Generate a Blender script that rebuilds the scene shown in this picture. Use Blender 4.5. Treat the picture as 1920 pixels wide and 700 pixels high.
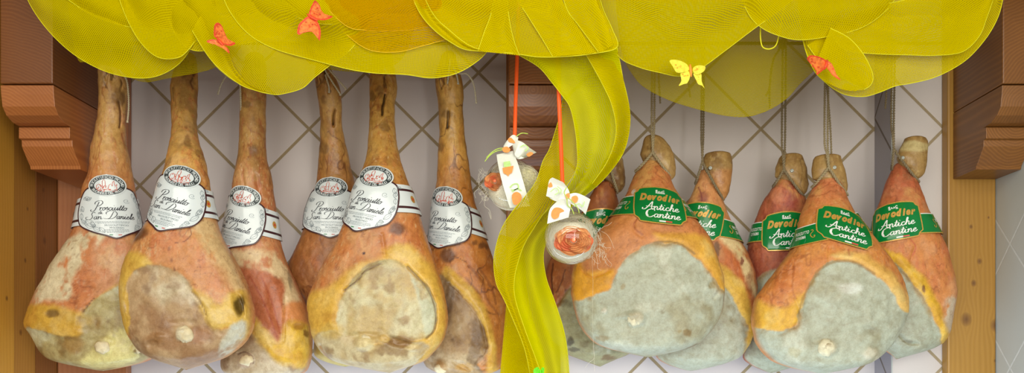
import bpy, bmesh, math, random
import numpy as np
from mathutils import Vector
for o in list(bpy.data.objects): bpy.data.objects.remove(o)
scn = bpy.context.scene
COL = scn.collection
PI = math.pi
# ------------------------------------------------------------------ camera, world, lights, exposure
CZ, CD, F = 1.55, 2.4, 1680.0
VX, VY = 1000.0, 677.0
cam = bpy.data.cameras.new('camera'); camo = bpy.data.objects.new('camera', cam); COL.objects.link(camo)
camo.location = (0, -CD, CZ); camo.rotation_euler = (PI/2, 0, 0)
cam.sensor_width = 36.0; cam.lens = 36.0*F/1920
cam.shift_x = -(VX-960)/1920; cam.shift_y = (VY-350)/1920
cam.clip_start = 0.05; cam.clip_end = 50
scn.camera = camo
w = bpy.data.worlds.new('world'); scn.world = w; w.use_nodes = True
w.node_tree.nodes['Background'].inputs[0].default_value = (0.92, 0.94, 1.0, 1)
w.node_tree.nodes['Background'].inputs[1].default_value = 0.21
def area(name, loc, tgt, sx, sy, power, color):
    l = bpy.data.lights.new(name, 'AREA'); l.shape = 'RECTANGLE'; l.size = sx; l.size_y = sy
    l.energy = power; l.color = color
    o = bpy.data.objects.new(name, l); COL.objects.link(o); o.location = loc
    o.rotation_euler = (Vector(tgt)-Vector(loc)).to_track_quat('-Z', 'Y').to_euler()
    return o
area('shop_tube_light', (-0.5, -2.5, 2.75), (-0.1, 0, 1.75), 2.6, 0.5, 17, (1.0, 0.975, 0.86))
area('shop_window_light', (0.2, -3.4, 1.85), (0, 0, 2.0), 3.0, 1.0, 54, (1.0, 0.985, 0.90))
area('label_streak_light', (0.55, -3.0, 1.75), (0, 0, 1.8), 0.16, 1.5, 9, (1.0, 0.98, 0.95))  # added strip light, put in for vertical streaks on the labels
area('low_tile_fill_light', (-0.1, -0.42, 1.02), (0, 0.1, 1.44), 2.2, 0.10, 9, (0.62, 0.81, 1.0))  # added bluish fill from below, brightens the lowest tiles
scn.view_settings.view_transform = 'Standard'; scn.view_settings.look = 'None'
scn.view_settings.gamma = 1.0; scn.view_settings.use_curve_mapping = False
scn.view_settings.exposure = 0.31
try:
    scn.cycles.transparent_max_bounces = 32
except Exception: pass

# ------------------------------------------------------------------ basic helpers
def unp(px, py, y):
    """point at depth y (world) seen at photo position px, py"""
    d = CD + y
    return ((px-VX)/F*d, y, CZ+(VY-py)/F*d)
def tag(o, label=None, cat=None, group=None, kind=None):
    if label: o['label'] = label
    if cat: o['category'] = cat
    if group: o['group'] = group
    if kind: o['kind'] = kind
    return o
def empty(name, loc, label, cat, group=None):
    o = bpy.data.objects.new(name, None); COL.objects.link(o); o.location = loc
    o.empty_display_size = 0.05
    return tag(o, label, cat, group)
def link_mesh(name, me, mats, parent=None, smooth=True):
    o = bpy.data.objects.new(name, me); COL.objects.link(o)
    for m in (mats if isinstance(mats, (list, tuple)) else [mats]): me.materials.append(m)
    if smooth: me.polygons.foreach_set('use_smooth', [True]*len(me.polygons))
    if parent:
        o.parent = parent
        o.matrix_parent_inverse = Mat_inv(parent)
    return o
def wloc(o):
    v = Vector(o.location); p = o.parent
    return v
def Mat_inv(parent):
    # every parent is either an empty with a pure location or a mesh at its parent's frame
    from mathutils import Matrix
    t = Vector((0, 0, 0)); p = parent
    while p is not None:
        if p.type == 'EMPTY': t += Vector(p.location)
        p = p.parent
    return Matrix.Translation(-t) if parent.type == 'EMPTY' else Matrix.Identity(4)
class MB:
    def __init__(s): s.v = []; s.f = []; s.m = []; s.n = 0; s.uv = None
    def add(s, v, f, m=0):
        b = s.n
        s.v.extend([tuple(p) for p in v]); s.n += len(v)
        for q in f: s.f.append(tuple(i+b for i in q)); s.m.append(m)
    def box(s, a, b, m=0):
        x0, y0, z0 = a; x1, y1, z1 = b
        s.add([(x0,y0,z0),(x1,y0,z0),(x1,y1,z0),(x0,y1,z0),(x0,y0,z1),(x1,y0,z1),(x1,y1,z1),(x0,y1,z1)],
              [(0,3,2,1),(4,5,6,7),(0,1,5,4),(1,2,6,5),(2,3,7,6),(3,0,4,7)], m)
    def tube(s, pts, r, n=8, m=0, caps=True):
        pts = np.array(pts, float); N = len(pts)
        rr = np.full(N, r) if np.isscalar(r) else np.array(r)
        T = np.gradient(pts, axis=0); T /= np.linalg.norm(T, axis=1)[:, None]+1e-12
        up = np.array([0.13, 0.97, 0.2]); vs = []
        U = np.cross(T[0], up); U /= np.linalg.norm(U)+1e-12
        for i in range(N):
            U = U - T[i]*np.dot(U, T[i]); U /= np.linalg.norm(U)+1e-12
            V = np.cross(T[i], U)
            for k in range(n):
                a = 2*PI*k/n
                vs.append(pts[i]+rr[i]*(math.cos(a)*U+math.sin(a)*V))
        fs = []
        for i in range(N-1):
            for k in range(n):
                k2 = (k+1) % n
                fs.append((i*n+k, i*n+k2, (i+1)*n+k2, (i+1)*n+k))
        if caps: fs.append(tuple(range(n-1, -1, -1))); fs.append(tuple((N-1)*n+k for k in range(n)))
        s.add(vs, fs, m)
    def grid(s, P, m=0, closed_u=False):
        a, b = P.shape[:2]
        fs = []
        for i in range(a-1):
            for j in range(b-1 if not closed_u else b):
                j2 = (j+1) % b
                fs.append((i*b+j, i*b+j2, (i+1)*b+j2, (i+1)*b+j))
        s.add(P.reshape(-1, 3), fs, m)
    def build(s, name, mats, parent=None, smooth=True):
        me = bpy.data.meshes.new(name); me.from_pydata([tuple(map(float, p)) for p in s.v], [], s.f)
        o = link_mesh(name, me, mats, parent, smooth)
        me.polygons.foreach_set('material_index', s.m)
        me.update(); return o
def bevel(o, wd=0.004, seg=2):
    m = o.modifiers.new('bevel', 'BEVEL'); m.width = wd; m.segments = seg; m.limit_method = 'ANGLE'; m.angle_limit = 0.6
    return o
def catmull(pts, n=8, closed=False):
    P = np.array(pts, float); out = []
    N = len(P)
    if N < 3: 
        return np.array([P[0]+(P[-1]-P[0])*t for t in np.linspace(0, 1, n+1)])
    rng = range(N) if closed else range(N-1)
    for i in rng:
        if closed: p0, p1, p2, p3 = P[(i-1) % N], P[i], P[(i+1) % N], P[(i+2) % N]
        else: p0, p1, p2, p3 = P[max(i-1, 0)], P[i], P[i+1], P[min(i+2, N-1)]
        for k in range(n):
            t = k/n
            out.append(0.5*((2*p1)+(-p0+p2)*t+(2*p0-5*p1+4*p2-p3)*t*t+(-p0+3*p1-3*p2+p3)*t**3))
    if not closed: out.append(P[-1])
    return np.array(out)
def resample(P, n):
    P = np.asarray(P, float)
    s = np.r_[0, np.cumsum(np.linalg.norm(np.diff(P, axis=0), axis=1))]
    t = np.linspace(0, s[-1], n)
    return np.stack([np.interp(t, s, P[:, k]) for k in range(P.shape[1])], 1)
def hsh(ix, iy, iz, seed):
    h = (ix.astype(np.int64)*374761393 + iy.astype(np.int64)*668265263 + iz.astype(np.int64)*2147483647 + seed*974634777) & 0xffffffff
    h = ((h ^ (h >> 13))*1274126177) & 0xffffffff
    h = (h ^ (h >> 16)) & 0xffff
    return h/65535.0
def vnoise(x, y, z, seed=0):
    x = np.asarray(x, float); y = np.asarray(y, float); z = np.asarray(z, float)+np.zeros_like(x)
    ix = np.floor(x); iy = np.floor(y); iz = np.floor(z)
    fx = x-ix; fy = y-iy; fz = z-iz
    fx = fx*fx*(3-2*fx); fy = fy*fy*(3-2*fy); fz = fz*fz*(3-2*fz)
    r = 0
    for a in (0, 1):
        for b in (0, 1):
            for c in (0, 1):
                wgt = (fx if a else 1-fx)*(fy if b else 1-fy)*(fz if c else 1-fz)
                r = r+wgt*hsh(ix+a, iy+b, iz+c, seed)
    return r*2-1
def fbm(x, y, z, seed=0, oct=4):
    r = 0; a = 1; t = 0
    for o in range(oct):
        r = r+a*vnoise(x*2**o, y*2**o, z*2**o, seed+o*17); t += a; a *= 0.55
    return r/t
def sstep(a, b, x):
    t = np.clip((x-a)/(b-a), 0, 1); return t*t*(3-2*t)
def sdf(poly, X, Y, smooth=True):
    """signed distance, positive inside"""
    P = catmull(poly, 4, True) if smooth else np.array(poly, float)
    d = np.full(X.shape, 1e9); ins = np.zeros(X.shape, bool)
    n = len(P)
    for i in range(n):
        x1, y1 = P[i]; x2, y2 = P[(i+1) % n]
        ex, ey = x2-x1, y2-y1
        L = ex*ex+ey*ey+1e-9
        t = np.clip(((X-x1)*ex+(Y-y1)*ey)/L, 0, 1)
        dd = (X-x1-t*ex)**2+(Y-y1-t*ey)**2
        d = np.minimum(d, dd)
        c = ((y1 > Y) != (y2 > Y))
        if y1 != y2: ins ^= c & (X < (x2-x1)*(Y-y1)/(y2-y1)+x1)
    d = np.sqrt(d); return np.where(ins, d, -d)
def pdist(line, X, Y):
    P = catmull(line, 4); d = np.full(X.shape, 1e9)
    for i in range(len(P)-1):
        x1, y1 = P[i]; x2, y2 = P[i+1]; ex, ey = x2-x1, y2-y1
        t = np.clip(((X-x1)*ex+(Y-y1)*ey)/(ex*ex+ey*ey+1e-9), 0, 1)
        d = np.minimum(d, (X-x1-t*ex)**2+(Y-y1-t*ey)**2)
    return np.sqrt(d)
def lin(c):
    r = []
    for v in c[:3]:
        v = v/255.0
        r.append(v/12.92 if v <= 0.04045 else ((v+0.055)/1.055)**2.4)
    return tuple(r)

# ------------------------------------------------------------------ materials
class NT:
    def __init__(s, name):
        s.m = bpy.data.materials.new(name); s.m.use_nodes = True
        s.t = s.m.node_tree; s.t.nodes.clear()
        s.out = s.t.nodes.new('ShaderNodeOutputMaterial')
    def n(s, typ, **k):
        nd = s.t.nodes.new('ShaderNode'+typ)
        for a, b in k.items(): setattr(nd, a, b)
        return nd
    def l(s, a, b): s.t.links.new(a, b)
    def math(s, op, a, b=None, c=None, clamp=False):
        nd = s.n('Math', operation=op); nd.use_clamp = clamp
        for i, v in enumerate((a, b, c)):
            if v is None: continue
            if hasattr(v, 'is_linked') or hasattr(v, 'links'): s.l(v, nd.inputs[i])
            else: nd.inputs[i].default_value = v
        return nd.outputs[0]
    def noise(s, vec, scale, detail=3, rough=0.55, dist=0):
        nd = s.n('TexNoise'); nd.inputs['Scale'].default_value = scale; nd.inputs['Detail'].default_value = detail
        nd.inputs['Roughness'].default_value = rough; nd.inputs['Distortion'].default_value = dist
        if vec is not None: s.l(vec, nd.inputs['Vector'])
        return nd.outputs['Fac']
    def ramp(s, fac, stops):
        nd = s.n('ValToRGB'); e = nd.color_ramp.elements
        while len(e) < len(stops): e.new(0.5)
        for i, (p, c) in enumerate(stops): e[i].position = p; e[i].color = (*c, 1)
        s.l(fac, nd.inputs[0]); return nd.outputs[0]
    def mix(s, fac, a, b, mode='MIX'):
        nd = s.n('Mix', data_type='RGBA', blend_type=mode)
        for i, v in ((0, fac), (6, a), (7, b)):
            if isinstance(v, tuple): nd.inputs[i].default_value = (*v, 1)
            elif isinstance(v, (int, float)): nd.inputs[i].default_value = v
            else: s.l(v, nd.inputs[i])
        return nd.outputs[2]
    def bsdf(s, color, rough=0.5, bump=None, bs=0.3, bd=0.001, **k):
        p = s.n('BsdfPrincipled')
        if isinstance(color, tuple): p.inputs['Base Color'].default_value = (*color, 1)
        else: s.l(color, p.inputs['Base Color'])
        if isinstance(rough, (int, float)): p.inputs['Roughness'].default_value = rough
        else: s.l(rough, p.inputs['Roughness'])
        for a, b in k.items(): p.inputs[a.replace('_', ' ')].default_value = b
        if bump is not None:
            b = s.n('Bump'); b.inputs['Strength'].default_value = bs; b.inputs['Distance'].default_value = bd
            s.l(bump, b.inputs['Height']); s.l(b.outputs[0], p.inputs['Normal'])
        s.l(p.outputs[0], s.out.inputs[0]); return p
def simple(name, rgb, rough=0.5, var=0.12, scale=60, bs=0.15, bd=0.0006, **k):
    t = NT(name); tc = t.n('TexCoord').outputs['Object']
    nz = t.noise(tc, scale)
    c = lin(rgb); lo = tuple(v*(1-var) for v in c); hi = tuple(min(1, v*(1+var)) for v in c)
    t.bsdf(t.ramp(nz, [(0.3, lo), (0.7, hi)]), rough, nz, bs, bd, **k)
    return t.m
def wood_rings(name, ca, cb, cc, center, axis, freq, seed):
    """rings of growth about an axis: end grain shows arcs, the flanks show long grain"""
    t = NT(name); tc = t.n('TexCoord').outputs['Object']
    sep = t.n('SeparateXYZ'); t.l(tc, sep.inputs[0])
    a, b = {'y': (0, 2), 'z': (0, 1)}[axis]; ax = {'y': 1, 'z': 2}[axis]
    mp = t.n('Mapping'); t.l(tc, mp.inputs[0])
    sc = [6, 6, 6]; sc[ax] = 0.8; mp.inputs['Scale'].default_value = sc; mp.inputs['Location'].default_value = (seed, seed*.7, seed*.3)
    nz = t.noise(mp.outputs[0], 1.0, 3)
    dx = t.math('SUBTRACT', sep.outputs[a], center[0]); dz = t.math('SUBTRACT', sep.outputs[b], center[1])
    r = t.math('SQRT', t.math('ADD', t.math('MULTIPLY', dx, dx), t.math('MULTIPLY', dz, dz)))
    r = t.math('ADD', r, t.math('MULTIPLY', nz, 0.05))
    sn = t.math('SINE', t.math('MULTIPLY', r, freq))
    sn = t.math('POWER', t.math('ADD', t.math('MULTIPLY', sn, 0.5), 0.5), 1.6)
    mp2 = t.n('Mapping'); t.l(tc, mp2.inputs[0]); sc = [160, 160, 160]; sc[ax] = 5; mp2.inputs['Scale'].default_value = sc
    fine = t.noise(mp2.outputs[0], 1.0, 2)
    big = t.noise(tc, 5.0, 3)
    base = t.mix(t.math('MULTIPLY', sn, 0.9), lin(ca), lin(cb))
    base = t.mix(t.math('MULTIPLY', t.math('SUBTRACT', big, 0.3, clamp=True), 1.3), base, lin(cc))
    base = t.mix(t.math('MULTIPLY', fine, 0.35), base, tuple(v*0.55 for v in lin(ca)))
    t.bsdf(base, 0.38, t.math('ADD', sn, fine), 0.14, 0.0005)
    return t.m
def pine(name, ca, cb, knots, plane, seed, groove=None):
    """pine boards, upright grain, knots [(h, z, r)] on the plane 'xz' or 'yz'"""
    t = NT(name); tc = t.n('TexCoord').outputs['Object']
    sep = t.n('SeparateXYZ'); t.l(tc, sep.inputs[0])
    h = sep.outputs[0 if plane == 'xz' else 1]; z = sep.outputs[2]
    disp = None; kn = None
    for (kx, kz, kr) in knots:
        dx = t.math('SUBTRACT', h, kx); dz = t.math('MULTIPLY', t.math('SUBTRACT', z, kz), 0.8)
        d = t.math('SQRT', t.math('ADD', t.math('MULTIPLY', dx, dx), t.math('MULTIPLY', dz, dz)))
        e = t.math('EXPONENT', t.math('MULTIPLY', t.math('POWER', t.math('DIVIDE', d, kr*2.0), 2.0), -1.0))
        push = t.math('MULTIPLY', e, t.math('MULTIPLY', t.math('SIGN', dx), kr*1.1))
        k = t.math('SUBTRACT', 1.0, t.math('DIVIDE', d, kr), clamp=True)
        disp = push if disp is None else t.math('ADD', disp, push)
        kn = k if kn is None else t.math('MAXIMUM', kn, k)
    mp = t.n('Mapping'); t.l(tc, mp.inputs[0]); mp.inputs['Scale'].default_value = (3, 3, 0.9); mp.inputs['Location'].default_value = (seed, 0, seed)
    nz = t.noise(mp.outputs[0], 2.0, 3)
    hh = t.math('ADD', h, t.math('MULTIPLY', nz, 0.05))
    if disp is not None: hh = t.math('SUBTRACT', hh, disp)
    sn = t.math('ADD', t.math('MULTIPLY', t.math('SINE', t.math('MULTIPLY', hh, 520.0)), 0.5), 0.5)
    mp2 = t.n('Mapping'); t.l(tc, mp2.inputs[0]); mp2.inputs['Scale'].default_value = (220, 220, 4)
    fine = t.noise(mp2.outputs[0], 1.0, 2)
    big = t.noise(mp.outputs[0], 4.0, 3)
    c = t.mix(t.math('MULTIPLY', sn, 0.55), lin(ca), lin(cb))
    c = t.mix(t.math('MULTIPLY', fine, 0.3), c, tuple(v*0.6 for v in lin(ca)))
    c = t.mix(t.math('MULTIPLY', big, 0.5), c, lin(cb))
    if kn is not None:
        c = t.mix(t.math('MULTIPLY', t.math('POWER', kn, 0.6), 0.85), c, lin((92, 52, 22)))
    t.bsdf(c, 0.4, t.math('ADD', sn, fine), 0.15, 0.0005)
    return t.m
def tiles(name, plane, a0, b0, per, tile, grout, gw=0.0062):
    t = NT(name); tc = t.n('TexCoord').outputs['Object']
    sep = t.n('SeparateXYZ'); t.l(tc, sep.inputs[0])
    h = sep.outputs[0 if plane == 'xz' else 1]; z = sep.outputs[2]
    a = t.math('ADD', h, z); b = t.math('SUBTRACT', h, z)
    def line(v, o):
        q = t.math('DIVIDE', t.math('SUBTRACT', v, o), per)
        fr = t.math('SUBTRACT', q, t.math('ROUND', q))
        d = t.math('MULTIPLY', t.math('ABSOLUTE', fr), per/1.41421)
        return d
    d = t.math('MINIMUM', line(a, a0), line(b, b0))
    g = t.n('MapRange'); g.interpolation_type = 'SMOOTHSTEP'; t.l(d, g.inputs[0])
    g.inputs[1].default_value = gw*0.40; g.inputs[2].default_value = gw*0.62
    nz = t.noise(tc, 3.0, 3); fn = t.noise(tc, 500.0, 2)
    tcx = t.mix(nz, tuple(v*0.92 for v in lin(tile)), tuple(v*1.06 for v in lin(tile)))
    tcx = t.mix(t.math('MULTIPLY', fn, 0.12), tcx, tuple(v*0.6 for v in lin(tile)))
    gn = t.noise(tc, 120.0, 3)
    gc = t.mix(gn, tuple(v*0.8 for v in lin(grout)), tuple(v*1.15 for v in lin(grout)))
    col = t.mix(g.outputs[0], gc, tcx)
    ro = t.math('SUBTRACT', 0.85, t.math('MULTIPLY', g.outputs[0], 0.43))
    t.bsdf(col, ro, t.math('ADD', g.outputs[0], t.math('MULTIPLY', nz, 0.3)), 0.4, 0.0012)
    return t.m
def net(name, c1, c2, per=0.0029, lo=0.30, cover=(0.36, 0.90)):
    """knitted net: threads of a square mesh laid out in the cloth's own UVs, holes fully open"""
    t = NT(name)
    uv = t.n('UVMap'); sep = t.n('SeparateXYZ'); t.l(uv.outputs[0], sep.inputs[0])
    def th(v):
        a = t.math('ABSOLUTE', t.math('SINE', t.math('MULTIPLY', v, PI/per)))
        g = t.n('MapRange'); g.interpolation_type = 'SMOOTHSTEP'; t.l(a, g.inputs[0])
        g.inputs[1].default_value = cover[0]; g.inputs[2].default_value = cover[1]
        g.inputs[3].default_value = 1.0; g.inputs[4].default_value = lo
        return g.outputs[0]
    al = t.math('MAXIMUM', th(sep.outputs[0]), th(sep.outputs[1]))
    nz = t.noise(t.n('TexCoord').outputs['Object'], 9.0, 2)
    col = t.mix(nz, lin(c1), lin(c2))
    df = t.n('BsdfDiffuse'); t.l(col, df.inputs[0])
    tl = t.n('BsdfTranslucent'); t.l(col, tl.inputs[0])
    mx = t.n('MixShader'); mx.inputs[0].default_value = 0.38; t.l(df.outputs[0], mx.inputs[1]); t.l(tl.outputs[0], mx.inputs[2])
    tr = t.n('BsdfTransparent')
    m2 = t.n('MixShader'); t.l(al, m2.inputs[0]); t.l(tr.outputs[0], m2.inputs[1]); t.l(mx.outputs[0], m2.inputs[2])
    t.l(m2.outputs[0], t.out.inputs[0]); return t.m
def ham_mat(name, bs=0.34, sss=0.02, rough=0.40):
    t = NT(name); tc = t.n('TexCoord').outputs['Object']
    at = t.n('Attribute'); at.attribute_name = 'Col'
    n1 = t.noise(tc, 85.0, 4, 0.62); n2 = t.noise(tc, 320.0, 3, 0.6); n3 = t.noise(tc, 28.0, 4, 0.6, 0.6)
    c = t.mix(1.0, at.outputs['Color'], t.ramp(n1, [(0.28, (0.84, 0.80, 0.76)), (0.55, (1, 1, 1)), (0.8, (1.06, 1.06, 1.04))]), 'MULTIPLY')
    c = t.mix(0.5, c, t.ramp(n2, [(0.3, (0.80, 0.77, 0.72)), (0.6, (1.08, 1.08, 1.08))]), 'MULTIPLY')
    c = t.mix(0.7, c, t.ramp(n3, [(0.3, (0.80, 0.74, 0.66)), (0.55, (1.04, 1.04, 1.04))]), 'MULTIPLY')
    ro = t.math('ADD', t.math('MULTIPLY', n1, 0.3), rough-0.14)
    p = t.bsdf(c, ro, t.math('ADD', t.math('MULTIPLY', n1, 1.0), t.math('ADD', n3, t.math('MULTIPLY', n2, 0.35))), bs, 0.0022)
    p.inputs['Subsurface Weight'].default_value = sss; p.inputs['Subsurface Radius'].default_value = (0.004, 0.0028, 0.0018)
    p.inputs['Specular IOR Level'].default_value = 0.45
    return t.m
def clear_mat(name):
    t = NT(name)
    fr = t.n('Fresnel'); ge = t.n('NewGeometry'); t.l(t.math('SUBTRACT', 1.45, t.math('MULTIPLY', ge.outputs['Backfacing'], 0.76)), fr.inputs[0])
    tr = t.n('BsdfTransparent'); tr.inputs[0].default_value = (0.97, 0.98, 0.97, 1)
    gl = t.n('BsdfGlossy'); gl.inputs['Roughness'].default_value = 0.06
    nz = t.noise(t.n('TexCoord').outputs['Object'], 25.0, 2)
    b = t.n('Bump'); b.inputs['Strength'].default_value = 0.12; b.inputs['Distance'].default_value = 0.002
    t.l(nz, b.inputs['Height']); t.l(b.outputs[0], gl.inputs['Normal'])
    m = t.n('MixShader'); t.l(t.math('MULTIPLY', fr.outputs[0], 1.1, clamp=True), m.inputs[0]); t.l(tr.outputs[0], m.inputs[1]); t.l(gl.outputs[0], m.inputs[2])
    t.l(m.outputs[0], t.out.inputs[0]); return t.m

M = {}
M['wall'] = tiles('grey_tile', 'xz', 1.268, -3.074, 0.3025, (216, 206, 200), (164, 144, 108), 0.0075)
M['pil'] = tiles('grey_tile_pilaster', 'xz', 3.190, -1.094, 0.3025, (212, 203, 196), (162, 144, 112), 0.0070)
M['side'] = tiles('white_tile_side', 'yz', 1.62, -2.05, 0.3025, (186, 190, 184), (204, 206, 200), 0.005)
M['beamL'] = wood_rings('stained_beam_left', (120, 70, 32), (140, 86, 42), (98, 54, 22), (-1.22, 1.98), 'y', 900, 1.3)
M['beamM'] = wood_rings('stained_beam_middle', (136, 80, 36), (160, 98, 48), (112, 62, 26), (0.02, 2.02), 'y', 900, 4.1)
M['beamR'] = wood_rings('stained_beam_right', (126, 78, 30), (150, 96, 40), (100, 60, 22), (1.17, 2.12), 'y', 900, 7.7)
M['corL'] = wood_rings('stained_corbel_left', (164, 98, 50), (186, 118, 62), (140, 82, 40), (-1.24, 2.01), 'y', 950, 2.2)
M['corM'] = wood_rings('stained_corbel_middle', (130, 76, 36), (156, 96, 48), (112, 62, 28), (0.0, 2.16), 'y', 950, 3.2)
M['corR'] = wood_rings('stained_corbel_right', (130, 82, 32), (154, 100, 44), (104, 62, 24), (1.125, 2.115), 'y', 1000, 5.2)
M['postL'] = pine('reddish_pine_post', (160, 100, 62), (178, 116, 74), [(-1.10, 1.2, .012)], 'xz', 3.0)
M['postM'] = pine('pine_post_middle', (150, 98, 50), (172, 116, 60), [(0.0, 1.3, .012)], 'xz', 5.0)
M['postR'] = pine('honey_pine_post', (158, 112, 38), (178, 132, 56),
                  [(1.141+0.02, 1.639, .014), (1.087, 1.634+.02, .015), (1.106, 1.745, .0075), (1.1205, 1.80, .007), (1.099, 1.887, .005), (1.143, 1.91, .003), (1.16, 1.55, .004)], 'xz', 7.0)
_unused = (lambda *a: None)('honey_pine_cladding', (168, 112, 40), (190, 134, 60),
                  [(-.09, 1.99, .006), (-.085, 1.86, .009), (-.10, 1.745, .008), (-.21, 1.80, .006), (-.07, 1.60, .009), (-.22, 1.62, .007), (-.16, 1.93, .005)], 'yz', 9.0)
M['soffit'] = pine('pine_soffit', (150, 98, 46), (170, 116, 60), [(0.3, 2.2, .01)], 'xz', 11.0)
M['floor'] = simple('floor_stone', (150, 145, 138), 0.5, 0.1, 8)
M['metal'] = simple('dark_rod_metal', (70, 62, 55), 0.4, 0.2, 50, Metallic=0.7)
M['ham'] = ham_mat('cured_ham'); M['mould'] = ham_mat('cured_ham_dusted', 0.34, 0.03, 0.56)
M['foot'] = simple('dried_trotter_skin', (168, 138, 84), 0.55, 0.35, 55, 0.5, 0.002)
M['bone'] = simple('bone_end', (222, 206, 165), 0.5, 0.15, 90, 0.5, 0.0015)
M['bone_w'] = simple('dusted_bone_end', (212, 202, 168), 0.6, 0.15, 90, 0.5, 0.0015)
M['paper'] = simple('label_paper_white', (216, 223, 222), 0.13, 0.02, 30, 0.02)
M['maroon'] = simple('label_maroon_border', (66, 34, 38), 0.3, 0.1)
M['ink'] = simple('label_black_ink', (38, 36, 46), 0.35, 0.1)
M['grey'] = simple('label_grey_ink', (128, 138, 142), 0.35, 0.1)
M['charcoal'] = simple('badge_charcoal', (58, 66, 68), 0.3, 0.1)
M['red'] = simple('label_red_ink', (196, 76, 50), 0.35, 0.15)
M['green'] = simple('label_green', (6, 118, 52), 0.15, 0.06, 30, 0.02)
M['gold'] = simple('label_gold', (206, 158, 74), 0.3, 0.25, 400, 0.1, Metallic=0.25)
M['white'] = simple('label_white_ink', (232, 234, 226), 0.35, 0.03)
M['flagg'] = simple('flag_green', (40, 130, 70), 0.35, 0.05)
M['flagr'] = simple('flag_red', (206, 80, 66), 0.35, 0.05)
M['rope'] = simple('jute_rope', (132, 116, 86), 0.9, 0.4, 600, 0.6, 0.001)
M['rope2'] = simple('pale_jute_rope', (158, 142, 108), 0.9, 0.35, 600, 0.6, 0.001)
M['string'] = simple('cotton_string', (196, 184, 154), 0.9, 0.2, 500, 0.5, 0.001)
M['lead'] = simple('seal_metal', (176, 178, 168), 0.35, 0.1, Metallic=0.5)
M['net'] = net('yellow_net', (206, 188, 0), (220, 200, 0))
M['net_dense'] = net('yellow_net_doubled', (206, 202, 0), (220, 216, 0), 0.0028, 0.60, (0.45, 0.98))
M['net_back'] = net('yellow_net_thin_shaded', (176, 158, 4), (188, 170, 6), 0.0026, 0.22, (0.30, 0.80))  # same cloth, thinner; the back layers' shade is put into a darker yellow
M['net_orange'] = net('orange_net', (214, 166, 0), (220, 172, 0), 0.0026, 0.04, (0.12, 0.7))
M['hem'] = simple('yellow_hem', (216, 210, 8), 0.7, 0.06, 200)
M['hem_o'] = simple('orange_hem', (230, 190, 10), 0.7, 0.06, 200)
M['rib_o'] = simple('orange_ribbon', (250, 92, 26), 0.45, 0.06, 300)
M['rib_w'] = simple('white_printed_ribbon', (232, 234, 222), 0.45, 0.03, 200)
M['p_or'] = simple('print_orange', (240, 140, 40), 0.5, 0.12, 200)
M['p_gr'] = simple('print_green', (176, 216, 120), 0.5, 0.12, 200)
M['clear'] = clear_mat('clear_plastic')
M['fibre'] = simple('sisal_fibre', (240, 232, 208), 0.8, 0.12, 300)
M['fibre_g'] = simple('pale_sisal_core', (206, 200, 158), 0.9, 0.2, 160, 0.6, 0.002)
M['petal'] = simple('orange_petal', (255, 176, 112), 0.6, 0.25, 60, 0.3, 0.001)
M['petal2'] = simple('dark_petal', (250, 138, 92), 0.6, 0.25, 60)
M['bf_o'] = simple('orange_wing', (246, 118, 46), 0.6, 0.35, 160, 0.6, 0.002)
M['bf_or'] = simple('red_wing_edge', (216, 70, 30), 0.6, 0.25, 160, 0.4, 0.002)
M['bf_y'] = simple('yellow_wing', (246, 226, 70), 0.6, 0.2, 160, 0.5, 0.002)
M['bf_yo'] = simple('orange_wing_mark', (244, 168, 50), 0.6, 0.2, 160, 0.4, 0.002)
M['bf_g'] = simple('lime_wing', (110, 220, 20), 0.6, 0.2, 160, 0.4, 0.002)
M['raffia'] = simple('green_raffia', (186, 212, 90), 0.6, 0.2, 200)

# ------------------------------------------------------------------ the setting
def sbox(name, a, b, mat, bev=0):
    m = MB(); m.box(a, b); o = m.build(name, mat, None, False); tag(o, kind='structure')
    if bev: bevel(o, bev)
    return o
SX = 1.163; LX = -1.263; PX0 = 0.914
sbox('floor', (-3.5, -5, -0.05), (3.5, 0.1, 0), M['floor'])
sbox('wall_back', (LX, 0, 0), (PX0, 0.1, 2.6), M['wall'])
m = MB(); ys_ = [-0.005, -0.125, -0.219, -0.315, -0.411, -0.507, -0.603, -0.70]
for k in range(7):
    m.box((LX-0.1, ys_[k+1]+.0012, 0), (LX-(0.0, 0.0015, 0.0005)[k % 3], ys_[k]-.0012, 2.6), (0, 1, 2)[k % 3])
m.box((LX-0.12, -0.70, 0), (LX-0.006, 0.1, 2.6), 0)
KN = [(-.09, 1.99, .006), (-.085, 1.86, .009), (-.10, 1.745, .008), (-.17, 1.80, .006), (-.07, 1.60, .009), (-.19, 1.62, .007), (-.16, 1.93, .005), (-.05, 1.72, .006), (-.25, 1.70, .006)]
o = m.build('wall_left', [pine('shaded_brown_pine_board', (122, 74, 30), (146, 92, 42), KN, 'yz', 9.0), pine('pine_board', (158, 106, 38), (180, 128, 54), KN, 'yz', 13.0), pine('honey_pine_board', (190, 134, 42), (208, 154, 62), KN, 'yz', 17.0)], None, False); tag(o, kind='structure')  # darkest board: brown pine with its shade put into the colour
sbox('wall_right', (SX, -1.0, 0), (SX+0.1, 0.1, 2.6), M['side'])
m = MB(); m.box((PX0, -0.115, 0), (SX, 0.1, 2.6)); o = m.build('wall_pilaster', M['pil'], None, False); tag(o, kind='structure')
# side face of the pilaster carries the same tiles, seen edge-on
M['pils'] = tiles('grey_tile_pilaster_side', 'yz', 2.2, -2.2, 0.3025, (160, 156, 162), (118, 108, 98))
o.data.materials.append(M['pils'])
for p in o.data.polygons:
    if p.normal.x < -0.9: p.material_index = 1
m = MB(); m.box((PX0-0.0012, -0.1165, 0), (PX0+0.002, -0.113, 2.6)); o = m.build('trim_1', M['side'], None, False); tag(o, kind='structure')
sbox('ceiling', (LX-0.1, -0.55, 2.56), (SX+0.1, 0.1, 2.62), M['soffit'])
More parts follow.
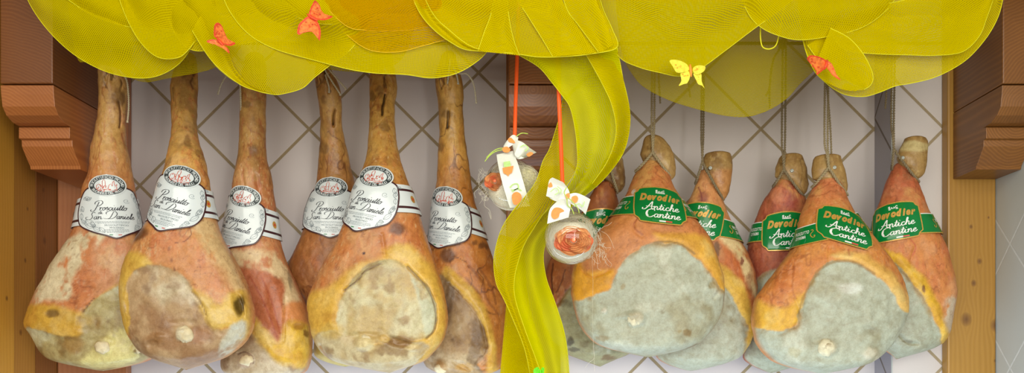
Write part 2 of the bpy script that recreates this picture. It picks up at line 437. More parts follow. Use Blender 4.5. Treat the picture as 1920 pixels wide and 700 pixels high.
# posts
def post(name, x0, x1, y0, y1, mat, lab):
    m = MB(); m.box((x0, y0, 0), (x1, y1, 2.56)); o = m.build(name, mat, None, False); bevel(o, 0.004); tag(o, lab, 'post', None); return o
post('wooden_post', LX+0.001, -1.075, -0.026, -0.0005, M['postL'], 'reddish pine post board under the left carved bracket, behind the leftmost ham')
post('wooden_post', -0.072, 0.072, -0.03, -0.0005, M['postM'], 'brown wooden post in the middle of the wall, behind the hanging yellow net tail')
post('wooden_post', 1.041, SX-0.001, -0.150, -0.1155, M['postR'], 'honey pine post with dark knots under the right carved bracket')
# bracket = beam end above + carved corbel below
PROF = [(-.386, 2.170), (-.384, 2.150), (-.379, 2.124), (-.364, 2.108), (-.338, 2.098), (-.306, 2.0955), (-.314, 2.094), (-.3145, 2.068),
        (-.3030, 2.0665), (-.302, 2.052), (-.292, 2.040), (-.280, 2.026), (-.268, 2.014), (-.265, 2.006)]
def bracket(x0, x1, yb, bmat, cmat, lab):
    r = empty('carved_bracket', ((x0+x1)/2, yb, 2.006), lab, 'bracket')
    m = MB(); m.box((x0, -.388, 2.173), (x1, yb, 2.559)); bevel(m.build('beam_end', bmat, r, False), 0.003)
    pr = [(yb, 2.1715)]+PROF+[(yb, 2.006)]
    n = len(pr); m = MB()
    m.add([(x0, y, z) for y, z in pr]+[(x1, y, z) for y, z in pr],
          [tuple(range(n)), tuple(range(2*n-1, n-1, -1))]+[(i, i+n, (i+1) % n+n, (i+1) % n) for i in range(n)])
    o = m.build('corbel', cmat, r, False); bevel(o, 0.0022)
    return r
bracket(-1.198, -1.079, -0.0265, M['beamL'], M['corL'], 'reddish carved wooden bracket at the left end, above the pine boards')
bracket(-.056, .062, -0.0305, M['beamM'], M['corM'], 'brown carved wooden bracket in the middle, half covered by yellow net')
bracket(1.054, SX-.001, -0.1505, M['beamR'], M['corR'], 'dark brown carved wooden bracket at the right end, above the honey pine post')
r = empty('net_rail', (0, -.50, 2.385), 'unseen pine pelmet board on three short arms, carrying the net and blocking light', 'rail')
m = MB(); m.box((-1.12, -.672, 2.384), (1.12, -.560, 2.540)); bevel(m.build('board', M['soffit'], r, False), .002)  # unseen board, made tall to block light coming in above the net
for x in (-1.10, .022, 1.10):
    m = MB(); m.box((x-.016, -.5595, 2.385), (x+.016, -.3885, 2.401)); m.build('arm', M['soffit'], r, False)
RZ = 2.328; RY = -0.205
for x0, x1, lab in ((-1.0785, -.0565, 'thin dark metal rod behind the net above the long-shanked hams on the left'), (.0625, 1.0535, 'thin dark metal rod behind the net, holding the roped hams on the right')):
    m = MB(); m.tube([(x0, RY, RZ), ((x0+x1)/2, RY, RZ), (x1, RY, RZ)], 0.004, 12)
    tag(m.build('hanging_rod', M['metal']), lab, 'rod')

# ------------------------------------------------------------------ lettering
_gc = {}
def glyph(ch, shear=0.0, off=0.0):
    k = (ch, shear, off)
    if k in _gc: return _gc[k]
    cu = bpy.data.curves.new('g', 'FONT'); cu.body = ch; cu.size = 1; cu.shear = shear; cu.offset = off; cu.resolution_u = 3
    ob = bpy.data.objects.new('g', cu); COL.objects.link(ob)
    dg = bpy.context.evaluated_depsgraph_get(); me = ob.evaluated_get(dg).to_mesh()
    v = np.array([(p.co.x, p.co.y) for p in me.vertices]) if len(me.vertices) else np.zeros((0, 2))
    f = [tuple(p.vertices) for p in me.polygons]
    wd = (v[:, 0].max() if len(v) else 0.25)
    bpy.data.objects.remove(ob); bpy.data.curves.remove(cu)
    _gc[k] = (v, f, wd); return _gc[k]
def text2d(s, x0, x1, base, size, shear=0, off=0.0, gap=0.09, arc=None):
    """returns list of (verts2d, faces): s fitted between x0 and x1, y down"""
    out = []; x = 0; lay = []
    for ch in s:
        if ch == ' ': x += 0.28; continue
        v, f, wd = glyph(ch, shear, off)
        mn = v[:, 0].min() if len(v) else 0
        lay.append((v-[mn, 0], f, x)); x += (wd-mn)+gap
    tot = x-gap; sx = (x1-x0)/tot
    for v, f, xx in lay:
        q = np.stack([x0+(v[:, 0]+xx)*sx, base-v[:, 1]*size/0.72], 1)
        if arc: q[:, 1] += arc*((q[:, 0]-(x0+x1)/2)/((x1-x0)/2))**2
        out.append((q, f))
    return out
def ringtext(s, cx, cy, rx, ry, a0, a1, size, inward=False):
    out = []; n = len(s)
    for i, ch in enumerate(s):
        if ch == ' ': continue
        a = a0+(a1-a0)*(i+0.5)/n
        v, f, wd = glyph(ch, 0, 0.01)
        v = v-[wd/2, 0.36]
        px, py = cx+rx*math.cos(a), cy-ry*math.sin(a)
        nx, ny = math.cos(a)/rx, -math.sin(a)/ry
        L = math.hypot(nx, ny); nx /= L; ny /= L         # outward normal (y down)
        if inward: nx, ny = -nx, -ny
        tx, ty = -ny, nx                                  # reading direction
        s_ = size/0.72
        q = np.stack([px+v[:, 0]*s_*tx*0.86+v[:, 1]*s_*nx, py+v[:, 0]*s_*ty*0.86+v[:, 1]*s_*ny], 1)
        out.append((q, f))
    return out
SG = {
 'i': ([[(0,.3),(.25,.95),(.2,.5),(.22,.1),(.45,0),(.7,.3)], [(.34,1.5),(.40,1.62)]], .62),
 't': ([[(0,.3),(.35,1.0),(.42,1.75),(.3,.8),(.25,.2),(.4,0),(.65,.3)], [(.02,1.1),(.72,1.16)]], .6),
 'u': ([[(0,.4),(.2,1),(.15,.4),(.25,0),(.5,.1),(.75,.6),(.85,1)], [(.85,1),(.8,.3),(.9,0),(1.15,.3)]], 1.08),
 'n': ([[(0,.6),(.15,1),(.2,.6),(.12,0)], [(.12,.2),(.35,.85),(.6,1),(.7,.7),(.65,.2),(.8,0),(1.05,.3)]], 1.0),
 'r': ([[(0,.75),(.15,1),(.18,.6),(.12,0)], [(.14,.4),(.3,.8),(.5,1.02),(.68,.9)]], .72),
 'o': ([[(.5,1),(.2,.8),(.1,.4),(.3,0),(.6,.1),(.75,.5),(.6,.95),(.45,.95),(.7,.8),(1,.95)]], .9),
 's': ([[(0,.3),(.35,1.1),(.45,.8),(.6,.4),(.45,.02),(.15,.1)], [(.5,.1),(.8,.35)]], .74),
 'c': ([[(.65,.8),(.5,1),(.2,.8),(.1,.35),(.35,0),(.6,.1),(.85,.4)]], .76),
 'e': ([[(.05,.4),(.45,.55),(.6,.85),(.4,1),(.15,.7),(.1,.3),(.35,0),(.65,.12),(.9,.4)]], .82),
 'a': ([[(.7,.85),(.5,1),(.2,.8),(.1,.35),(.3,0),(.6,.3),(.75,.95)], [(.75,1),(.68,.3),(.8,0),(1.05,.3)]], .98),
 'd': ([[(.7,.85),(.5,1),(.2,.8),(.1,.35),(.3,0),(.6,.3),(.8,1.3),(.9,2.1)], [(.9,2.1),(.72,.8),(.7,.2),(.85,0),(1.1,.3)]], 1.0),
 'l': ([[(0,.3),(.4,1.2),(.55,2),(.4,2.15),(.3,1.5),(.22,.4),(.35,0),(.65,.3)]], .56),
 'h': ([[(0,.3),(.4,1.3),(.5,2),(.35,2.1),(.25,1.4),(.15,0)], [(.15,.3),(.4,.9),(.65,1),(.72,.6),(.68,.15),(.85,0),(1.1,.3)]], 1.05),
 'P': ([[(.9,3.0),(.75,2.0),(.45,.6),(.1,-.1),(-.5,-.3),(-.9,.1),(-.7,.4)], [(-.1,2.2),(-.1,2.9),(.6,3.4),(1.5,3.3),(1.9,2.6),(1.5,1.8),(.9,1.5),(.6,1.7)]], 1.5),
 'S': ([[(1.5,2.3),(1.3,2.7),(.9,2.5),(.75,1.9),(1.0,1.2),(.9,.4),(.3,0),(-.5,.3),(-.6,.9),(-.1,1.0)]], 1.35),
 'D': ([[(1.0,2.6),(.8,1.6),(.5,.5),(.1,.05),(-.6,.1),(-1.4,.25)], [(-.7,1.7),(-.9,2.3),(-.1,2.9),(1.2,2.8),(2.0,2.0),(1.9,1.0),(1.2,.2),(.4,0),(-.1,.2)]], 2.1),
 'A': ([[(-.5,.4),(-.6,0),(-.2,-.1),(.3,.6),(.9,2.1),(1.1,2.4)], [(1.1,2.4),(1.05,1.2),(1.1,.3),(1.3,0),(1.5,.2)], [(.0,.85),(.6,.9),(1.4,.9)]], 1.45),
 'C': ([[(1.6,1.9),(1.5,2.4),(1.0,2.4),(.3,1.8),(.1,.9),(.4,.1),(1.0,-.05),(1.6,.5)], [(.35,1.7),(.3,.9),(.55,.2)]], 1.6),
}
def ribbon2d(P, wd, calli=0.7):
    P = np.asarray(P, float); T = np.gradient(P, axis=0); L = np.linalg.norm(T, axis=1)[:, None]+1e-9; T = T/L
    Nn = np.stack([-T[:, 1], T[:, 0]], 1)
    k = (1-calli)+calli*np.abs(T[:, 1])
    a = P+Nn*wd*k[:, None]/2; b = P-Nn*wd*k[:, None]/2; n = len(P)
    return np.vstack([a, b]), [(i, i+1, n+i+1, n+i) for i in range(n-1)]
def script(s, x0, x1, base, xh, wd, shear=0.4, calli=0.7):
    x = 0; st = []
    for ch in s:
        if ch == ' ': x += .5; continue
        for q in SG[ch][0]: st.append(np.array(q, float)+[x, 0])
        x += SG[ch][1]
    sx = (x1-x0)/x; out = []
    for q in st:
        q = catmull(q, 5)
        X = x0+q[:, 0]*sx+shear*q[:, 1]*xh; Y = base-q[:, 1]*xh
        out.append(ribbon2d(np.stack([X, Y], 1), wd, calli))
    return out
def poly2d(P):
    return (np.array(P, float), [tuple(range(len(P)))])

# ------------------------------------------------------------------ hams
SPL = {}
class Body:
    """closed solid whose outline per height is (py, left, right); thickness follows the width"""
    def __init__(s, rows, ytop, ybody, dmax=0.078, N=300, captop=10, capbot=16, blend=0.45):
        r = np.array(rows, float); s.y0, s.y1 = r[0, 0], r[-1, 0]
        t = (1-np.cos(np.linspace(0, PI, N)))/2
        t = 0.75*np.linspace(0, 1, N)+0.25*t
        py = s.y0+(s.y1-s.y0)*t
        pd = np.linspace(s.y0, s.y1, 600)
        L = np.interp(pd, r[:, 0], r[:, 1]); R = np.interp(pd, r[:, 0], r[:, 2])
        k = np.hanning(33); k /= k.sum()
        def sm(a):
            b = np.r_[2*a[0]-a[16:0:-1], a, 2*a[-1]-a[-2:-18:-1]]; return np.convolve(b, k, 'valid')
        L, R = np.interp(py, pd, sm(L)), np.interp(py, pd, sm(R))
        hw = (R-L)/2; xc = (R+L)/2
        a = np.clip((py-s.y0)/captop, 0, 1); b = np.clip((s.y1-py)/capbot, 0, 1)
        hw = hw*np.sqrt(1-(1-a)**2)*np.sqrt(1-(1-b)**2)
        hw = np.maximum(hw, 0.2)
        s.py, s.xc, s.hwp, s.N = py, xc, hw, N
        s.yc = ytop+(ybody-ytop)*sstep(0, 1, (py-s.y0)/((s.y1-s.y0)*blend))
        d = CD+s.yc
        s.X = (xc-VX)/F*d; s.HW = hw/F*d; s.Z = CZ+(VY-py)/F*d
        s.D = dmax*np.tanh(s.HW/dmax*1.02)
        s.e = 1.0-0.22*sstep(0.05, 0.11, s.HW)
    def section(s, i, th):
        """i fractional row index array, th angles -> xyz (base surface) + outward normal"""
        f = lambda a: np.interp(i, np.arange(s.N), a)
        X, HW, Z, D, yc, e = map(f, (s.X, s.HW, s.Z, s.D, s.yc, s.e))
        c, sn = np.cos(th), np.sin(th)
        kk = np.where(sn > 0, 1.0, 0.8)
        x = X+HW*np.sign(c)*np.abs(c)**e; y = yc-D*kk*np.sign(sn)*np.abs(sn)**e
        nx, ny = c*D, -sn*HW; L = np.hypot(nx, ny)+1e-9
        return x, y, Z, nx/L, ny/L
    def mesh(s, nf=170, nb=46):
        th = np.r_[np.linspace(0, PI, nf, endpoint=False), np.linspace(PI, 2*PI, nb, endpoint=False)]
        I, T = np.meshgrid(np.arange(s.N).astype(float), th, indexing='ij')
        return I, T
def project(x, y, z):
    d = CD+y; return VX+F*x/d, VY-F*(z-CZ)/d
def blend(col, w, c):
    w = w[..., None]; return col*(1-w)+np.array(lin(c))*w
def make_body(B, name, parent, mat, paint, disp, seed, nf=170, nb=46):
    I, T = B.mesh(nf, nb)
    x, y, z, nx, ny = B.section(I, T)
    PX, PY = project(x, y, z)
    front = sstep(-0.05, 0.35, np.sin(T))
    # lumps
    dd = 0.0035*fbm(x*14, y*14, z*14, seed, 3)+0.0013*fbm(x*60, y*60, z*60, seed+5, 3)
    taper = np.clip(B.HW[I.astype(int)]/0.02, 0, 1)
    dd = dd*taper
    fr = disp(PX, PY, x, y, z)*front if disp is not None else 0
    x2 = x+nx*dd; y2 = y+ny*dd-fr; z2 = z
    PX, PY = project(x2, y2, z2)
    col = paint(PX, PY, x, y, z, front)
    col = np.clip(col, 0, 1)
    P = np.stack([x2, y2, z2], -1); N, K = I.shape
    verts = np.vstack([P.reshape(-1, 3), P[0].mean(0)[None], P[-1].mean(0)[None]])
    idx = np.arange(N*K).reshape(N, K); nx_ = np.roll(idx, -1, 1)
    quads = np.stack([idx[:-1], nx_[:-1], nx_[1:], idx[1:]], -1).reshape(-1, 4)
    tris = np.vstack([np.stack([nx_[0], idx[0], np.full(K, N*K)], -1), np.stack([idx[-1], nx_[-1], np.full(K, N*K+1)], -1)])
    me = bpy.data.meshes.new(name)
    me.vertices.add(len(verts)); me.vertices.foreach_set('co', verts.ravel())
    nq, nt = len(quads), len(tris)
    me.loops.add(nq*4+nt*3); me.loops.foreach_set('vertex_index', np.r_[quads.ravel(), tris.ravel()])
    me.polygons.add(nq+nt)
    me.polygons.foreach_set('loop_start', np.r_[np.arange(nq)*4, nq*4+np.arange(nt)*3])
    me.update(calc_edges=True)
    ca = me.color_attributes.new('Col', 'FLOAT_COLOR', 'POINT')
    c4 = np.ones((len(verts), 4)); c4[:N*K, :3] = col.reshape(-1, 3); c4[N*K, :3] = col[0, 0]; c4[N*K+1, :3] = col[-1, 0]
    ca.data.foreach_set('color', c4.ravel())
    return link_mesh(name, me, mat, parent)

def painter(spec, seed):
    base = spec['base']; shank = spec.get('shank', base); ys = spec.get('shank_y', (0, 1))
    def warp(PX, PY, k=5):
        return (PX+k*fbm(PX/26, PY/26, 0*PX, seed+11, 3)+1.2*fbm(PX/6, PY/6, 0*PX, seed+14, 2),
                PY+k*fbm(PX/26, PY/26, 0*PX+7, seed+23, 3)+1.2*fbm(PX/6, PY/6, 0*PX+3, seed+27, 2))
    def paint(PX, PY, x, y, z, front):
        w = sstep(ys[0], ys[1], PY)[..., None]
        col = np.array(lin(shank))*(1-w)+np.array(lin(base))*w+0*x[..., None]
        n1 = fbm(x*16, y*16, z*11, seed, 4); n2 = fbm(x*50, y*50, z*36, seed+3, 4)
        col = blend(col, 0.55*sstep(0.05, 0.55, n1)*(.45+w[..., 0]*.55), spec.get('blot', (150, 84, 42)))
        col = blend(col, 0.42*sstep(0.1, 0.6, n2), spec.get('blot2', (200, 116, 68)))
        col = blend(col, spec.get('pow', 0.35)*sstep(0.05, 0.5, -n1+0.4*n2), spec.get('powc', (222, 190, 140)))
        sk = 1-w[..., 0]
        ns = fbm(x*30, y*30, z*22, seed+71, 4)
        col = blend(col, 0.42*sk*sstep(.05, .45, ns), spec.get('sk_dark', (112, 80, 50)))
        col = blend(col, 0.6*sk*sstep(.0, .5, -ns+.3*n1), (212, 172, 104))
        nh = fbm(x*130, y*130, z*45, seed+77, 3)
        col = blend(col, 0.35*sstep(.1, .5, nh), spec.get('blot', (150, 84, 42)))
        col = blend(col, spec.get('fleck', .5)*sstep(.22, .5, fbm(x*180, y*180, z*120, seed+79, 3)+.35*n1-.12*sk), spec.get('powc', (226, 196, 150)))
        vn = np.abs(fbm(x*22+0.6*n1, y*22, z*13, seed+9, 3))
        col = blend(col, spec.get('vein', 0.45)*(1-sstep(0.0, 0.045, vn))*sstep(-.1, .3, n1+.2), spec.get('veinc', (126, 52, 30)))
        WX, WY = warp(PX, PY)
        for z_ in spec.get('zones', []):
            kind, c, soft, poly = z_[:4]
            d = sdf(poly, WX, WY)
            soft = soft*(1.7 if kind == 'fat' else 1.0)
            a = sstep(-soft, soft, d)*front*(z_[4] if len(z_) > 4 else 1)
            if kind == 'pow':     # dusty flour, broken edge
                a = a*sstep(-0.35, 0.15, n2+0.6*n1+0.25)
            col = blend(col, a, c)
            if kind == 'face':    # aged cut face: pale bloom and tan stains
                n3 = fbm(x*28, y*28, z*28, seed+31, 5); n4 = fbm(x*11, y*11, z*11, seed+37, 4)
                col = blend(col, a*0.85*sstep(0.02, 0.4, n4), z_[5] if len(z_) > 5 else (160, 125, 80))
                col = blend(col, a*0.9*sstep(0.0, 0.35, -n4+0.4*n3), z_[6] if len(z_) > 6 else (216, 208, 180))
                col = blend(col, 0.45*np.exp(-(d/2.4)**2)*sstep(-.1, .4, n3)*front, (122, 90, 52))
                col = blend(col, a*0.65*sstep(0.12, 0.45, n3), z_[7] if len(z_) > 7 else (138, 104, 62))
            if kind == 'mould':
                n3 = fbm(x*24, y*24, z*24, seed+31, 5); n4 = fbm(x*9, y*9, z*9, seed+37, 4)
                col = blend(col, a*0.6*sstep(0.05, 0.5, n3), (210, 211, 190))
                n6 = fbm(x*60, y*60, z*60, seed+61, 4); col = blend(col, a*0.35*sstep(.1, .5, n6), (168, 166, 140))
                col = blend(col, a*0.6*sstep(0.15, 0.5, n4+.4*n3), (160, 148, 108))
                col = blend(col, a*0.95*(1-sstep(0, 12, d))*sstep(-.2, .25, n3), (160, 126, 66))
            if kind == 'fat':
                n3 = fbm(x*20, y*20, z*20, seed+41, 4)
                col = blend(col, a*0.6*sstep(0.0, 0.5, n3), (206, 152, 66))
                col = blend(col, a*0.5*sstep(0.0, 0.5, -n3), (236, 212, 144))
        for (c, wd, k, ln) in spec.get('lines', []):
            d = pdist(ln, PX+2*n2, PY+2*n2); col = blend(col, k*(1-sstep(wd*.5, wd*1.5, d))*front, c)
        for (cx, cy, rx, ry, c, k) in spec.get('spots', []):
            d = np.sqrt(((PX+5*n2*2-cx)/rx)**2+((PY+4*n2*2-cy)/ry)**2)
            col = blend(col, k*(1-sstep(.55, 1.15, d))*front, c)
        vn2 = np.abs(fbm(x*46+n1, y*46, z*34, seed+91, 3)); fm = 1.0
        for z_ in spec.get('zones', []):
            if z_[0] in ('face', 'mould', 'fat'): fm = fm*(1-.75*sstep(-3, 3, sdf(z_[3], WX, WY)))
        col = blend(col, .45*(1-sstep(0, .05, vn2))*sstep(-.1, .3, n2)*fm, (122, 62, 32))
        col = np.clip(col, 0, 1)**1.07; mu = col.mean(-1, keepdims=True); col = (mu+(col-mu)*1.02)*(0.90+0.10*(1-w))
        # short scuffs in the rind
        n5 = fbm(x*150, y*150, z*110, seed+51, 3)
        col = col*(1+0.10*n5[..., None])
        return col
    def disp(PX, PY, x, y, z):
        WX, WY = warp(PX, PY)
        r = 0*PX
        n3 = fbm(x*24, y*24, z*24, seed+31, 4)
        for z_ in spec.get('zones', []):
            kind = z_[0]
            if kind in ('face', 'mould'):
                d = sdf(z_[3], WX, WY)
                r = r-0.0024*sstep(-2.5, 3.5, d)+0.0024*np.exp(-((d+9)/10)**2)+0.004*n3*sstep(0, 12, d)
                ed = 0.0025*np.exp(-((d-2)/2.2)**2)*(0.5+n3); r = r+ed
            if kind == 'fat':
                d = sdf(z_[3], WX, WY); r = r+0.003*sstep(-6, 14, d)
        for f in spec.get('bumps', []):
            cx, cy, rx, ry, h = f[:5]; a = math.radians(f[5]) if len(f) > 5 else 0
            u = (PX-cx)*math.cos(a)+(PY-cy)*math.sin(a); v = -(PX-cx)*math.sin(a)+(PY-cy)*math.cos(a)
            q = (u/rx)**2+(v/ry)**2
            r = r+h*np.exp(-q*q*0.9)
        for (wd, h, ln) in spec.get('creases', []):
            d = pdist(ln, PX+2*n3, PY+2*n3); r = r-h*np.exp(-(d/wd)**2)
        return r
    return paint, disp
class Surf:
    """wraps flat artwork onto the ham: flat units -> arc length round the ham"""
    def __init__(s, B, cx, cy, roll, unit):
        s.B = B; s.unit = unit; s.roll = math.radians(roll)
        s.th = np.linspace(PI*1.5, -PI*0.5, 361)          # left-back ... front ... right-back
        # centre row
        i = np.arange(B.N); fy = VY-F*(B.Z-CZ)/(CD+B.yc-B.D*.8)
        s.i0 = float(np.interp(cy, fy, i)); s.z0 = float(np.interp(s.i0, i, B.Z))
        s.cache = {}
        th, S, x, y = s.row(s.i0)
        px = VX+F*x/(CD+y); fr = (th > 0.05) & (th < PI-0.05)
        s.s0 = float(np.interp(cx, px[fr], S[fr]))
        s.thc = float(np.interp(s.s0, S, th))
    def row(s, i):
        k = round(i*2)/2
        if k in s.cache: return s.cache[k]
        x, y, z, nx, ny = s.B.section(np.full_like(s.th, k), s.th)
        S = np.r_[0, np.cumsum(np.hypot(np.diff(x), np.diff(y)))]
        S = S-np.interp(-PI/2, -s.th, S)
        s.cache[k] = (s.th, S, x, y); return s.cache[k]
    def __call__(s, uv, off):
        uv = np.asarray(uv, float)*s.unit
        c, sn = math.cos(s.roll), math.sin(s.roll)
        u = uv[:, 0]*c-uv[:, 1]*sn; v = uv[:, 0]*sn+uv[:, 1]*c
        Z = s.z0-v; ii = np.interp(-Z, -s.B.Z, np.arange(s.B.N))
        out = np.zeros((len(uv), 3))
        # keep the artwork's own axis: centre angle fixed, arc length measured from there
        for k in range(len(uv)):
            i0 = math.floor(ii[k]*2)/2; f = (ii[k]-i0)*2
            p = []
            for q in (i0, min(i0+.5, s.B.N-1)):
                th, S, x, y = s.row(q)
                sc = np.interp(-s.thc, -th, S)
                p.append(np.interp(sc+u[k], S, th))
            t = p[0]*(1-f)+p[1]*f
            x, y, z, nx, ny = s.B.section(np.array([ii[k]]), np.array([t]))
            out[k] = (x[0]+nx[0]*off, y[0]+ny[0]*off, Z[k])
        return out
def add_art(mb, S, items, off, mat):
    for v, f in items:
        if len(v) == 0: continue
        mb.add(S(v, off), f, mat)
def paper_grid(mb, S, outline, off, mat, nx=34, ny=26):
    """fills a convex-ish outline with a grid so that it can bend"""
    P = catmull(outline, 6, True) if isinstance(outline, list) else outline
    y0, y1 = P[:, 1].min(), P[:, 1].max(); rows = []
    for y in np.linspace(y0+1e-4, y1-1e-4, ny):
        xs = []
        for i in range(len(P)):
            a, b = P[i], P[(i+1) % len(P)]
            if (a[1] > y) != (b[1] > y): xs.append(a[0]+(y-a[1])/(b[1]-a[1])*(b[0]-a[0]))
        l, r = (min(xs), max(xs)) if xs else (0, 0)
        rows.append(np.stack([np.linspace(l, r, nx), np.full(nx, y)], 1))
    G = np.array(rows); V = S(G.reshape(-1, 2), off).reshape(ny, nx, 3)
    mb.grid(V, mat)
def outline_strip(P, wd):
    P = np.vstack([P, P[:1], P[1:2]]); return ribbon2d(P, wd, 0)
def ell(cx, cy, rx, ry, n=40, a0=0, a1=2*PI):
    a = np.linspace(a0, a1, n, endpoint=(a1-a0 < 6.28)); return np.stack([cx+rx*np.cos(a), cy+ry*np.sin(a)], 1)
def annulus(cx, cy, r1x, r1y, r2x, r2y, n=48):
    a = ell(cx, cy, r1x, r1y, n); b = ell(cx, cy, r2x, r2y, n)
    return (np.vstack([a, b]), [(i, (i+1) % n, n+(i+1) % n, n+i) for i in range(n)])

SD_BODY = [(-36,-50),(-51,-34),(-59,-12),(-62,8),(-58,23),(-36,36),(-12,44),(6,50),(24,43),(44,34),(58,25),(62,9),(59,-12),(51,-34),(38,-48),(0,-54)]
def round_outline(P): return catmull(P, 5, True)
rnd = random.Random(5)
def botany(r):
    out = []
    def curl(cx, cy, R, turns=1.3, a0=0.0, s=1):
        t = np.linspace(0, 1, 26); a = a0+s*t*turns*2*PI
        rr = R*(1-0.8*t); out.append(ribbon2d(np.stack([cx+rr*np.cos(a), cy+rr*np.sin(a)*.8], 1), .7, .5))
    def leaf(cx, cy, L, a):
        t = np.linspace(0, 1, 12); w_ = L*0.28*np.sin(PI*t)
        for sg in (1, -1):
            x = t*L; y = sg*w_
            out.append(ribbon2d(np.stack([cx+x*math.cos(a)-y*math.sin(a), cy+x*math.sin(a)+y*math.cos(a)], 1), .65, .3))
        out.append(ribbon2d(np.array([(cx, cy), (cx+L*math.cos(a)*.5, cy+L*math.sin(a)*.5), (cx+L*math.cos(a), cy+L*math.sin(a))]), .4, 0))
    for (x, y, L, a) in ((-44,-32,13,.3),(-40,-26,12,-.4),(-50,-16,12,1.4),(-52,-2,13,1.8),(-54,10,12,1.1),(-46,12,22,.7),(-48,22,16,.3),(-36,16,13,1.1),(-34,28,15,.5),(-22,28,14,.9),
                         (40,-40,12,1.0),(46,-34,12,1.4),(50,-22,12,1.2),(44,-44,9,.2),(54,-8,14,1.7),(46,20,16,-.9),(50,8,13,-1.2),(38,30,13,-.5)):
        leaf(x, y, L, a)
    for (x, y, R, a, s) in ((-42,-30,5,0,1),(-52,-8,4,1,1),(-50,16,5,2,-1),(-30,24,4,1,1),(48,-28,5,2,1),(54,-2,4,0,-1),(30,-24,6,.5,1),(44,24,5,1,1),(40,33,3,2,1)):
        curl(x, y, R, 1.3, a, s)
    return out
def san_daniele_label(B, ham, cx, cy, roll, unit, band):
    S = Surf(B, cx, cy, roll, unit)
    base = 0.0056
    mb = MB(); O = round_outline(SD_BODY)
    paper_grid(mb, S, O, base, 0)
    add_art(mb, S, [outline_strip(O, 2.6)], base+0.0004, 1)
    lab = mb.build('label', [M['paper'], M['maroon']], ham)
    tag(lab, 'white paper label with maroon border and black script')
    # badge
    mb = MB(); paper_grid(mb, S, ell(-1, -54, 33, 22, 60), base+0.0010, 0, 26, 18)
    add_art(mb, S, [annulus(-1, -54, 30.5, 19.6, 21.5, 12.6)], base+0.0014, 1)
    add_art(mb, S, ringtext('PROSCIUTTIFICIO PROLONGO', -1, -54, 26, 16.1, PI*1.02, -PI*0.02, 5.2), base+0.0019, 0)
    add_art(mb, S, ringtext('SAN DANIELE DEL FRIULI', -1, -54, 26, 16.1, PI*1.12, PI*1.88, 5.2, True), base+0.0019, 0)
    em = []
    for P in ([(-8,-46),(-8,-62),(-5,-66),(-3,-62),(-3,-50),(-1,-46)], [(1,-46),(3,-54),(6,-57),(8,-52),(9,-60),(11,-63),(12,-54),(15,-52),(16,-46)],
              [(-15,-44),(-19,-48),(-18,-54),(-14,-57),(-11,-54),(-10,-48)], [(-16,-43),(-4,-45),(6,-44),(15,-45),(17,-43),(8,-41),(-6,-41)]):
        em.append(ribbon2d(np.array(P+[P[0]], float), 0.95, 0.3))
    for k in range(46):
        x = rnd.uniform(-17, 16); y = rnd.uniform(-57, -42)+abs(x)*.12
        if (x/19)**2+((y+53)/12)**2 > .9: continue
        r_ = rnd.uniform(.5, 1.3); em.append((ell(x, y, r_, r_*rnd.uniform(.5, 1.4), 6), [(0, 1, 2, 3, 4, 5)]))
    add_art(mb, S, em, base+0.0016, 2)
    tag(mb.build('badge', [M['paper'], M['charcoal'], M['red']], lab), 'oval badge with dark lettered ring and red castle picture')
    # lettering and drawings
    mb = MB(); o2 = base+0.0009
    add_art(mb, S, script('Prosciutto', -27, 29, -5, 5.6, 1.35, .35), o2, 0)
    add_art(mb, S, script('San', -41, -15, 12, 5.2, 1.2, .35), o2, 0)
    add_art(mb, S, script('di', -20, -12, 2, 3.6, .9, .35), o2, 0)
    add_art(mb, S, script('Daniele', -4, 40, 12, 5.4, 1.3, .35), o2, 0)
    add_art(mb, S, botany(0), o2-.0001, 1)
    fine = []
    for k, (yy, a, b) in enumerate(((17,-28,30),(19.5,-24,28),(33,-14,24),(35.5,-18,26),(38,-10,18))):
        x = a
        while x < b:
            L = rnd.uniform(1.5, 4.5); fine.append(poly2d([(x, yy), (x+L, yy), (x+L, yy+.7), (x, yy+.7)])); x += L+.9
    add_art(mb, S, fine, o2, 1)
    for s_, a, b, yy in (('PROSCIUTTIFICIO', -12, 28, 26.0), ('PROLONGO', -4, 20, 31.0)):
        add_art(mb, S, text2d(s_, a, b, yy, 3.3), o2, 1)
    add_art(mb, S, [poly2d([(-6,42.5),(0,42.7),(0,44.2),(-6,44)])], o2, 2)
    add_art(mb, S, [poly2d([(9,43),(15,42.8),(15,44.2),(9,44.4)])], o2, 3)
    mb.build('lettering', [M['ink'], M['grey'], M['flagg'], M['flagr']], lab, False)
    # belt round the shank
    ring(B, ham, band, [(-27, -19, 0), (-19, -14.5, 1), (-14.5, 14.5, 0), (14.5, 19, 1), (19, 27, 0)], [M['paper'], M['maroon'], M['gold'], M['red']], unit, True)
    return lab
